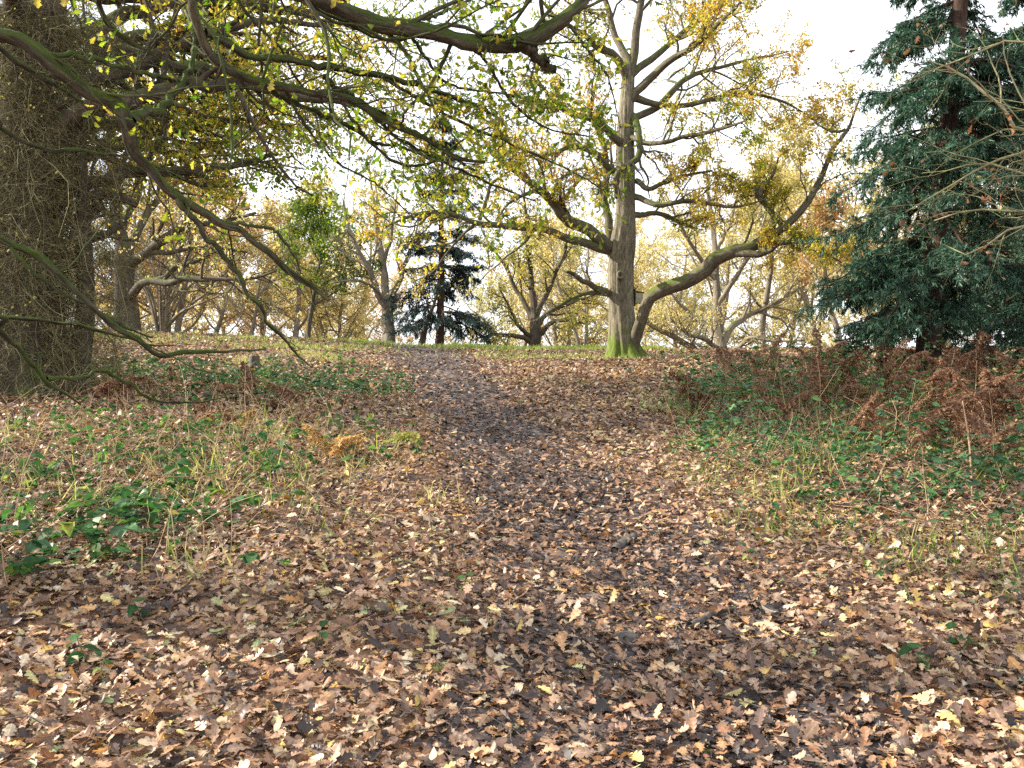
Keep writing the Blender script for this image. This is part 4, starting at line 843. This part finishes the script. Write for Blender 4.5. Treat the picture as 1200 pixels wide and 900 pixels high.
# ------------------------------------------------------------------ undergrowth
rng = np.random.default_rng(121)
def bramble(name, label, inside, box, n, mat, hmax, leafsz, canes):
    b = Buf(); cb = Buf()
    x = rng.uniform(box[0], box[1], n*4); y = rng.uniform(box[2], box[3], n*4)
    w = inside(x, y) + .35*wob2(x*1.3+3, y*1.3); ok = w > rng.uniform(.1, .6, len(w)); x, y = x[ok][:n], y[ok][:n]; N = len(x)
    hgt = hmax*(.2+.8*rng.beta(1.6, 1.8, N))*np.clip(.7+1.5*wob2(x*1.4, y*1.4+7), .15, 1.7)
    p = np.stack([x, y, height(x, y)+hgt], -1); a = rng.uniform(0, 2*PI, N)
    for k in (-1, 0, 1):
        aa = a + k*.95; yd = np.stack([np.cos(aa), np.sin(aa), rng.normal(-.15, .3, N)], -1); nr = norm(rng.normal(0, .32, (N, 3)) + UP)
        leaves(b, OVATE if box[2] < 9 else OVATE2, p, yd, nr, rng.uniform(*leafsz, N)*(1.1 if k == 0 else .9), rng, curl=(.25, -.15), curlsd=(.15, .15), rnd=np.clip(rng.beta(1.6, 2.2, N)+.1*wob2(x*2, y*2), 0, 1))
    o = b.build(name, mat); tag(o, label, 'undergrowth', kind='stuff')
    if canes:
        M = canes; i = rng.integers(0, N, M); a = rng.uniform(0, 2*PI, M); L = rng.uniform(.4, 1.3, M)
        Q = np.empty((M, 8, 3))
        for q in range(8):
            t = q/7; Q[:, q, 0] = x[i]+np.cos(a)*L*(t-.5); Q[:, q, 1] = y[i]+np.sin(a)*L*(t-.5)
            Q[:, q, 2] = height(Q[:, q, 0], Q[:, q, 1]) + hmax*1.1*np.sin(PI*min(1, t*1.1+.02))*rng.uniform(.4, 1.1)*(.5+.5*np.sin(i)) 
        tubes(cb, Q, np.linspace(1, .5, 8)[None]*rng.uniform(.002, .0045, (M, 1)), 4, cap=False)
        return o, cb
    return o, None
def right_in(x, y):
    e = np.interp(y, [4.8, 5.6, 7, 8, 10.5, 15, 17], [2.6, 2.0, 1.65, 1.5, 1.85, 3.0, 4.2])
    return np.clip((x-e)/.5, 0, 1)*np.clip((17-y)/3, 0, 1)*np.clip((y-4.9)/.9, 0, 1)
o, cb = bramble('bramble_undergrowth', 'tangle of dark green bramble leaves covering the bank under the conifers', right_in, (1.6, 10.5, 4.9, 17), 9000, M_bramble, .66, (.045, .085), 620)
oc = cb.build('bramble_cane', B_cane, o); oc['kind'] = 'stuff'
def left_in(x, y): return np.exp(-((x+4.3)/2.2)**2 - ((y-13.8)/2.2)**2)*1.15
o, cb = bramble('bramble_undergrowth', 'low patch of dark bramble leaves on the leafy slope left of the path', left_in, (-9, -1.6, 10, 18), 1700, M_bramble, .32, (.06, .1), 90)
oc = cb.build('bramble_cane', B_cane, o); oc['kind'] = 'stuff'
def fl_in(x, y): return np.exp(-((x+3.5)/1.6)**2 - ((y-6.8)/2.2)**2)*.95 + .8*np.exp(-((x+1.6)/.5)**2 - ((y-8.6)/.9)**2)
o, cb = bramble('low_undergrowth', 'scattered low green leaves among the fallen leaves in front of the shaggy trunk', fl_in, (-7, -.9, 3.6, 11), 820, M_sprig, .28, (.05, .095), 60)
oc = cb.build('bramble_cane', B_cane, o); oc['kind'] = 'stuff'
def nl_in(x, y): return np.exp(-((x+3.15)/.9)**2 - ((y-5.0)/.8)**2)*1.1
o, cb = bramble('bramble_undergrowth', 'dark green bramble trails spreading in at the near left edge of the frame', nl_in, (-5.6, -1.4, 3.6, 6.8), 240, M_bramble, .34, (.07, .12), 46)
oc = cb.build('bramble_cane', B_cane, o); oc['kind'] = 'stuff'

# grass
gbuf = Buf()
def tuft(cx, cy, n, rad, hh, lo=0., hi=1.):
    if path_mask(cx, cy) > .18: return
    x = cx + rng.normal(0, rad, n); y = cy + rng.normal(0, rad, n); p = np.stack([x, y, height(x, y)], -1)
    yd = norm(rng.normal(0, .5, (n, 3)) + UP*.9); nr = norm(rng.normal(0, 1, (n, 3)))
    leaves(gbuf, BLADE, p, yd, nr, rng.uniform(.5, 1.2, n)*hh, rng, curl=(0, .35), curlsd=(.0, .4), rnd=rng.uniform(lo, hi, n))
x = rng.uniform(-16, 5.5, 90000); y = rng.uniform(22.5, 34, 90000)
dens = np.clip(.06+.3*wob2(x*.5, y*.5)+np.clip((y-26.5)/2.0, 0, 1)*np.clip((x+7.5)/3, .05, 1), 0, 1)*(1-.8*path_mask(x, y)); ok = rng.uniform(0, 1, len(x)) < dens; x, y = x[ok], y[ok]; n = len(x)
leaves(gbuf, (BLADE[0]*np.array([2.4, 1, 1]), BLADE[1]), np.stack([x, y, height(x, y)], -1), norm(rng.normal(0, .5, (n, 3))+UP*.9), norm(rng.normal(0, 1, (n, 3))), rng.uniform(.09, .21, n), rng, curl=(0, .3), curlsd=(0, .3), rnd=rng.uniform(.3, .95, n))
for cx, cy in [(2.0, 5.6), (2.4, 5.2), (2.7, 5.0), (3.0, 5.0), (2.2, 5.9), (2.9, 4.4), (2.7, 4.2), (1.6, 7.2), (1.75, 7.8), (1.9, 8.6), (3.3, 4.8), (1.55, 5.7), (2.5, 4.8), (3.2, 5.5), (2.3, 6.5), (2.05, 7)]:
    tuft(cx+rng.normal(0, .08), cy, 55, .18, .17)
for k in range(34): tuft(rng.uniform(-4.6, -1.2), rng.uniform(5, 9.5), 20, .13, .15, .1)
for k in range(26): tuft(rng.uniform(1.9, 6), rng.uniform(6, 14), 26, .2, .22, .1)
for k in range(34): tuft(rng.normal(-3.0, 1.3), rng.normal(7.6, 1.3), 16, .14, .26, .75, 1.)
for k in range(34): tuft(rng.uniform(2, 6.5), rng.uniform(6, 13.5), 16, .16, .34, .7, 1.)
gr = gbuf.build('grass', M_grass); tag(gr, 'short green grass along the crest and in tufts beside the path', 'grass', kind='stuff')

# dry stems lying about in the undergrowth
db = Buf(); nl_, nr_ = 1300, 1500; M = nl_+nr_
x = np.concatenate([rng.normal(-3.4, 1.7, nl_), rng.uniform(1.5, 8.5, nr_)]); y = np.concatenate([rng.normal(7.6, 1.9, nl_).clip(4.3, 13), rng.uniform(5.2, 15, nr_)])
ok = np.where(np.arange(M) < nl_, (x < -.9)*1.0, right_in(x, y)) + .3*wob2(x*2, y*2) > rng.uniform(.15, .7, M); x, y = x[ok], y[ok]; M = len(x)
a = rng.uniform(0, 2*PI, M); L = rng.gamma(3, .12, M)+.12; el = rng.uniform(0.0, 1.35, M)
Q = np.empty((M, 5, 3)); Q[:, 0] = np.stack([x, y, height(x, y)], -1); d = np.stack([np.cos(a)*np.cos(el), np.sin(a)*np.cos(el), np.sin(el)], -1)
for q in range(1, 5): d = norm(d+rng.normal(0, .2, d.shape)-UP*.10); Q[:, q] = Q[:, q-1]+d*(L/4)[:, None]
Q[:, :, 2] = np.maximum(Q[:, :, 2], height(Q[:, :, 0], Q[:, :, 1])+.02)
tubes(db, Q, np.linspace(1, .4, 5)[None]*rng.uniform(.0016, .0038, (M, 1)), 4, cap=False)
ds = db.build('dry_grass', B_stem); tag(ds, 'thin straw coloured dead stems tangled through the undergrowth', 'dead stems', kind='stuff')

# bracken fronds
def frond(name, seed, Ln, mat, droop, wilt, pairs=15, wd=.34, cat='bracken'):
    rg = np.random.default_rng(seed); ro = thing(name, 'x', cat)
    n = 16; d = norm(np.array([.25, 0, 1.])); p = np.zeros(3); P = [p]
    for q in range(1, n):
        d = norm(d + np.array([.10*droop*(q/n)*3, rg.normal(0, .05), -.10*droop*(q/n)*2.4])); p = p + d*Ln/(n-1); P.append(p)
    P = np.array(P); sb = Buf(); tubes(sb, P, np.linspace(.0055, .0015, n), 6); 
    bl = Buf(); 
    for k in range(pairs):
        t = .34 + .64*k/(pairs-1); q = t*(n-1); i0 = min(int(q), n-2); st = P[i0]+(P[i0+1]-P[i0])*(q-i0); T = norm(P[i0+1]-P[i0])
        Lp = Ln*wd*(1-((t-.34)/.68))**.8*rg.uniform(.75, 1.1)+.02
        for sgn in (-1, 1):
            side = norm(np.array([T[1]*0, sgn*1.0, 0]) + T*.45 + rg.normal(0, .16, 3))
            m = 7; pp = [st]; dd = side
            for j in range(1, m): dd = norm(dd + rg.normal(0, .10+.12*wilt, 3) - UP*(.06+.30*wilt)); pp.append(pp[-1]+dd*Lp/(m-1))
            pp = np.array(pp); tubes(sb, pp, np.linspace(.0018, .0008, m), 3, cap=False)
            kk = max(5, int(Lp/.013)); tt = np.linspace(.05, 1, kk); qi = tt*(m-1); i1 = np.minimum(qi.astype(int), m-2); f = (qi-i1)[:, None]
            pos = pp[i1]*(1-f)+pp[i1+1]*f; TT = norm(pp[i1+1]-pp[i1])
            for s2 in (-1, 1):
                nrm_ = norm(np.cross(TT, np.cross(UP, TT))+rg.normal(0, .25+.3*wilt, TT.shape)); sd = norm(np.cross(nrm_, TT)*s2 + TT*.5 - UP*.4*wilt)
                leaves(bl, (DIAM[0]*np.array([.8, 1, 1]), DIAM[1]), pos, sd, nrm_, (.045*(1-.75*tt)+.012)*rg.uniform(.8, 1.2, kk), rg, curl=(.3*wilt, -.5*wilt), curlsd=(.1+.5*wilt, .1+.4*wilt))
    sb.build('stalk', B_stem, ro); bl.build('blade', mat, ro)
    return ro
def place(protos, spots, label, group, scs=(.8, 1.2), tilt=.3):
    for k, (x, y) in enumerate(spots):
        p = protos[k % len(protos)]; loc = (x, y, float(height(x, y))-.01); rz_ = rng.uniform(0, 6.28); sc = rng.uniform(*scs); tl = (rng.normal(0, tilt), rng.normal(0, tilt))
        if k < len(protos): p.location = loc; p.rotation_euler = (tl[0], tl[1], rz_); p.scale = (sc,)*3; p['label'] = label; p['group'] = group
        else: dup(p, loc, rz_, sc, label, group, tilt=tl)
fp = [frond('bracken_frond', 300+i, rng.uniform(.9, 1.3), M_bracken, rng.uniform(.2, 1.1), rng.uniform(.15, .9), wd=rng.uniform(.24, .36)) for i in range(6)]
spots = []
while len(spots) < 170:
    x, y = rng.uniform(3.0, 9.5), rng.uniform(6.6, 16.5)
    if x > np.interp(y, [7, 9, 11, 14, 16], [4.6, 4.0, 3.4, 3.5, 4.0]) and rng.uniform() < np.clip(.5+.35*(x-4)+.6*wob2(x, y), .12, 1): spots.append((x, y))
spots += [(rng.uniform(2.3, 6.0), rng.uniform(7.2, 11.5)) for _ in range(20)]
place(fp, spots, 'rust brown dead bracken frond on the bank below the tallest conifer', 'bracken below the conifers', (.6, 1.2), .3)
fp = [frond('bracken_frond', 330+i, .52, M_brkpale, .6, .45, wd=.22) for i in range(3)]
sp2 = [tuple(px(u, 450, D)[:2]) for u, D in ((372, 7.9), (384, 7.7), (378, 8.0), (405, 8.1), (418, 8.2), (275, 9.5), (262, 9.6))]
place(fp, sp2, 'small orange straw bracken frond in the leaves left of the path', 'bracken left of the path', (.7, 1.1), .3)
fp = [frond('bracken_frond', 350+i, rng.uniform(.5, .8), M_bracken, rng.uniform(.6, 1.3), .7, wd=.3) for i in range(3)]
sp4 = [tuple(px(u, 450, D)[:2]) for u, D in ((120, 11.2), (150, 10.4), (185, 11.6), (210, 10.2), (240, 11), (262, 10.0), (290, 11.4), (165, 9.4), (225, 9.2), (320, 10.6), (105, 10.2), (275, 12.2), (350, 10.4), (200, 12.4))]
place(fp, sp4, 'dull brown dead bracken frond on the slope near the foot of the shaggy trunk', 'bracken near the shaggy trunk', (.6, 1.0), .5)
fp = [frond('bracken_frond', 340, .6, M_fern, .9, .2)]
place(fp, [tuple(px(462, 450, 8.3)[:2])], 'yellow green fern frond standing at the left edge of the path', 'yellow fern by the path', (1, 1.05), .1)
for o in [o for o in bpy.data.objects if o.get('group') == 'yellow fern by the path']: del o['group']
fp = [frond('bracken_frond', 345+i, .8, M_fern, 1.2, .4) for i in range(2)]
sp3 = [tuple(px(u, 450, D)[:2]) for u, D in ((962, 12.5), (985, 12.2), (920, 13.5), (1010, 14), (1060, 15), (1080, 11.5), (885, 12.4))]
place(fp, sp3, 'pale yellow fern frond among the brambles under the conifers', 'pale ferns among the brambles', (.8, 1.1), .5)
# bare dry stalks standing in the bracken
def stalk(u, v, D, u2, v2, D2, r, label):
    p0, p1 = px(u, v, D), px(u2, v2, D2); p0[2] = float(height(p0[0], p0[1]))-.02
    mid = (p0+p1)/2 + np.array([rng.normal(0, .02), 0, rng.normal(.02, .02)])
    s = smooth([list(p0)+[r], list(mid)+[r*.8], list(p1)+[r*.4]], 14); q = Buf(); tubes(q, s[:, :3], s[:, 3], 7)
    o = q.build('dry_stalk', B_stem, None, p0); tag(o, label, 'stalk'); return o
stalk(1140, 610, 6.6, 1128, 470, 6.8, .009, 'tall upright tan dead stalk in front of the rust brown bracken')
stalk(1030, 520, 9.6, 1075, 470, 9.9, .012, 'thick pale dead stalk leaning up out of the bracken')
stalk(1003, 592, 7.4, 1045, 545, 7.7, .009, 'short yellowish stick slanting out of the bramble leaves')
stalk(955, 625, 6.3, 972, 592, 6.5, .008, 'short brown dead stalk at the front edge of the brambles')
stalk(1115, 605, 6.4, 1230, 640, 5.6, .006, 'long thin pale stem arching low over the brambles at the frame edge')
stalk(168, 560, 7.4, 205, 475, 7.8, .006, 'thin pale stalk leaning up in front of the leafy nettle sprig')

# leafy sprigs in the foreground left
def sprig(seed, Ln, nl, sz):
    rg = np.random.default_rng(seed); ro = thing('leafy_sprig', 'x', 'plant'); n = 9
    d = norm(np.array([rg.normal(0, .35), rg.normal(0, .35), 1.])); P = [np.zeros(3)]
    for q in range(1, n): d = norm(d + rg.normal(0, .16, 3) - UP*.06); P.append(P[-1]+d*Ln/(n-1))
    P = np.array(P); sb = Buf(); tubes(sb, P, np.linspace(.004, .0015, n), 5); sb.build('stem', B_cane, ro)
    lb = Buf(); t = np.linspace(.25, 1, nl); q = t*(n-1); i0 = np.minimum(q.astype(int), n-2); f = (q-i0)[:, None]; pos = P[i0]*(1-f)+P[i0+1]*f
    a = np.arange(nl)*2.4+rg.uniform(0, 6); yd = np.stack([np.cos(a), np.sin(a), rg.normal(-.2, .25, nl)], -1); nr = norm(rg.normal(0, .35, (nl, 3))+UP)
    leaves(lb, OVATE, pos, yd, nr, rg.uniform(.7, 1.2, nl)*sz, rg, curl=(.3, -.2), curlsd=(.15, .15), rnd=np.clip(rg.beta(1.8, 2, nl), 0, 1)); lb.build('foliage', M_sprig, ro)
    return ro
sp = [sprig(400+i, rng.uniform(.2, .45), int(rng.integers(6, 12)), rng.uniform(.085, .13)) for i in range(7)]
ss = [tuple(px(u, 450, D)[:2]) for u, D in ((20, 6.4), (45, 6.7), (12, 5.0), (60, 5.1), (100, 5.4), (75, 4.7), (130, 5.0), (30, 4.5), (165, 5.4), (115, 6.6), (150, 7.2), (200, 7.0), (240, 7.2), (270, 6.9), (300, 6.8), (320, 7.4), (335, 6.7), (285, 7.8), (255, 6.4), (190, 5.9), (225, 5.6), (350, 8.9), (400, 9.4), (430, 9.8), (375, 9.9), (310, 10.6), (10, 7.6), (-20, 6.0), (-30, 5.2), (85, 7.6), (180, 8.4), (220, 8.8), (140, 5.6), (65, 5.6), (455, 9.2), (440, 8.6), (215, 6.3), (20, 8.6))]
place(sp, ss, 'green leafy sprig growing through the fallen leaves left of the path', 'leafy sprigs left of the path', (.85, 1.25), .2)
big_s = sprig(430, .75, 9, .11); q = px(185, 450, 7.9); big_s.location = (q[0], q[1], float(height(q[0], q[1]))); big_s['label'] = 'tallest pale green sprig, standing up in front of the rusty slope'
sp = [sprig(440+i, rng.uniform(.1, .18), 5, .075) for i in range(2)]
ss = [tuple(px(u, 450, D)[:2]) for u, D in ((118, 3.35), (105, 3.5), (370, 3.6), (165, 4.0), (880, 5.0), (905, 6.0), (865, 5.9), (1130, 3.7), (1185, 4.2), (1090, 3.5), (545, 4.5), (1040, 4.6))]
place(sp, ss, 'tiny low seedling with a few green leaves lying in the leaf litter', 'seedlings in the leaf litter', (.8, 1.2), .1)

# sticks, stones, stump
def stick(pts, r, label):
    s = smooth([list(p)+[rr] for p, rr in zip(pts, r)], 18); s[:, :3] += rng.normal(0, .002, (18, 3))
    q = Buf(); trunk_mesh(q, s[:, :3], s[:, 3], 12, .10, seed=int(abs(pts[0][0])*1000)); o = q.build('dead_stick', M_stick, None, pts[0]); tag(o, label, 'stick'); return o
def gp(u, v, dz):
    Y = 4.0
    for _ in range(40):
        p = px(u, v, Y); zz = float(height(p[0], p[1]))
        Y += np.clip((p[2]-zz)*6, -1, 1)*.5 if abs(p[2]-zz) > 1e-3 else 0
    p = px(u, v, Y); return np.array([p[0], p[1], float(height(p[0], p[1]))+dz])
stick([gp(808, 742, .035), gp(822, 736, .04), gp(838, 728, .045), gp(857, 724, .05)], [.022, .021, .018, .012], 'dark curved stick lying on the path at lower right of it')
stick([gp(720, 650, .03), gp(732, 642, .045), gp(744, 636, .05)], [.026, .028, .022], 'short thick dark stick in the sunny patch of the path')
stick([gp(1065, 560, .2), gp(1100, 575, .2), gp(1150, 600, .2)], [.01, .009, .006], 'thin bent dead branch lying across the brambles')
def blob(name, c, s, mat, label, cat, seed, sub=3):
    import bmesh
    rg = np.random.default_rng(seed); bm = bmesh.new(); bmesh.ops.create_icosphere(bm, subdivisions=sub, radius=1)
    co = np.array([v.co[:] for v in bm.verts]); fa = np.array([[v.index for v in f.verts] for f in bm.faces]); bm.free()
    w = np.zeros(len(co))
    for _ in range(9): dv = norm(rg.normal(0, 1, 3)); w += np.sin(co@dv*rg.uniform(2, 6)+rg.uniform(0, 6))
    co = co*(1+.06*w)[:, None]*np.asarray(s); q = Buf(); q.add(co+c, fa); o = q.build(name, mat, None, c); tag(o, label, cat); return o
blob('stone', gp(652, 656, .02), (.085, .06, .035), M_stone, 'flat grey stone bedded in the middle of the path', 'stone', 1)
blob('stone', gp(732, 752, .02), (.06, .045, .03), M_stone, 'small grey stone on the path left of the curved stick', 'stone', 2)
blob('stone', gp(900, 718, .01), (.07, .06, .03), M_stone, 'dark low stone on the right edge of the path near the curved stick', 'stone', 3)
blob('soil_clod', gp(579, 433, .04), (.16, .12, .09), M_stick, 'dark clod of earth far up the path near the crest', 'clod', 4)
# stump: short flared drum with a broken top
c = gp(298, 432, -.03); st = thing('tree_stump', 'small dark tree stump on the leafy slope left of the path', 'stump', c)
q = Buf(); hs = np.linspace(0, .3, 12); trunk_mesh(q, c+np.stack([hs*0, hs*0, hs], -1), np.linspace(.13, .105, 12), 20, .06, .4, .08, 5, 77); q.build('stump_wood', M_stump, st, c)
# mossy pale hummocks of grass on the left
hb = Buf()
for u, v, nn in ((352, 416, 500), (372, 419, 700), (390, 424, 500), (300, 428, 260), (285, 424, 260), (350, 397, 220)):
    p = gp(u, v, 0); x = p[0]+rng.normal(0, .28, nn); y = p[1]+rng.normal(0, .16, nn)
    leaves(hb, BLADE, np.stack([x, y, height(x, y)], -1), norm(rng.normal(0, .7, (nn, 3))+UP*.6), norm(rng.normal(0, 1, (nn, 3))), rng.uniform(.1, .24, nn), rng, curl=(0, .3), curlsd=(0, .4), rnd=rng.uniform(.8, 1, nn))
o = hb.build('dry_grass', M_grass); tag(o, 'pale straw coloured grass tussocks on the slope left of the path', 'dry grass', kind='stuff')

# ------------------------------------------------------------------ light, sky, camera
SUN_EL, SUN_AZ = 28.0, -82.0             # azimuth from the view direction (+Y), negative = left
w = bpy.data.worlds.new('World'); S.world = w; w.use_nodes = True
nt = w.node_tree; bg = nt.nodes['Background']
sky = nt.nodes.new('ShaderNodeTexSky'); sky.sky_type = 'NISHITA'; sky.sun_disc = False
sky.sun_elevation = R(SUN_EL); sky.sun_rotation = R(SUN_AZ); sky.air_density = 1.0; sky.dust_density = 3.0; sky.ozone_density = 1.0
# thin high cloud: desaturates the sky towards white in soft patches
tc = nt.nodes.new('ShaderNodeTexCoord'); nz = nt.nodes.new('ShaderNodeTexNoise'); nz.inputs['Scale'].default_value = 2.2; nz.inputs['Detail'].default_value = 5
nt.links.new(tc.outputs['Generated'], nz.inputs['Vector'])
mr = nt.nodes.new('ShaderNodeMapRange'); mr.inputs[1].default_value = .3; mr.inputs[2].default_value = .6; mr.inputs[3].default_value = .55; mr.inputs[4].default_value = .95
nt.links.new(nz.outputs['Fac'], mr.inputs[0])
mx = nt.nodes.new('ShaderNodeMix'); mx.data_type = 'RGBA'; nt.links.new(mr.outputs[0], mx.inputs[0]); nt.links.new(sky.outputs[0], mx.inputs[6]); mx.inputs[7].default_value = (9.5, 9.8, 10.4, 1)
nt.links.new(mx.outputs[2], bg.inputs[0]); bg.inputs[1].default_value = .085
sd = bpy.data.lights.new('sun', 'SUN'); sd.energy = 5.0; sd.angle = R(.6); sd.color = (1, .92, .80)
so = bpy.data.objects.new('sun', sd); COL.objects.link(so)
from mathutils import Vector
dv = Vector((math.sin(R(SUN_AZ))*math.cos(R(SUN_EL)), math.cos(R(SUN_AZ))*math.cos(R(SUN_EL)), math.sin(R(SUN_EL))))
so.rotation_euler = dv.to_track_quat('Z', 'Y').to_euler(); so.location = (-20, 10, 20)
cd = bpy.data.cameras.new('camera'); cd.sensor_width = 36; cd.lens = 36*F/1200; cd.clip_end = 3000; cd.clip_start = .05
co = bpy.data.objects.new('camera', cd); COL.objects.link(co); co.location = (0, 0, CZ); co.rotation_euler = (R(90), 0, 0); S.camera = co
vs = S.view_settings; vs.view_transform = 'Standard'; vs.look = 'None'; vs.gamma = 1; vs.use_curve_mapping = False; vs.exposure = 1.42
S.cycles.max_bounces = 6; S.cycles.diffuse_bounces = 3; S.cycles.transmission_bounces = 4; S.cycles.glossy_bounces = 2
S.cycles.use_denoising = False
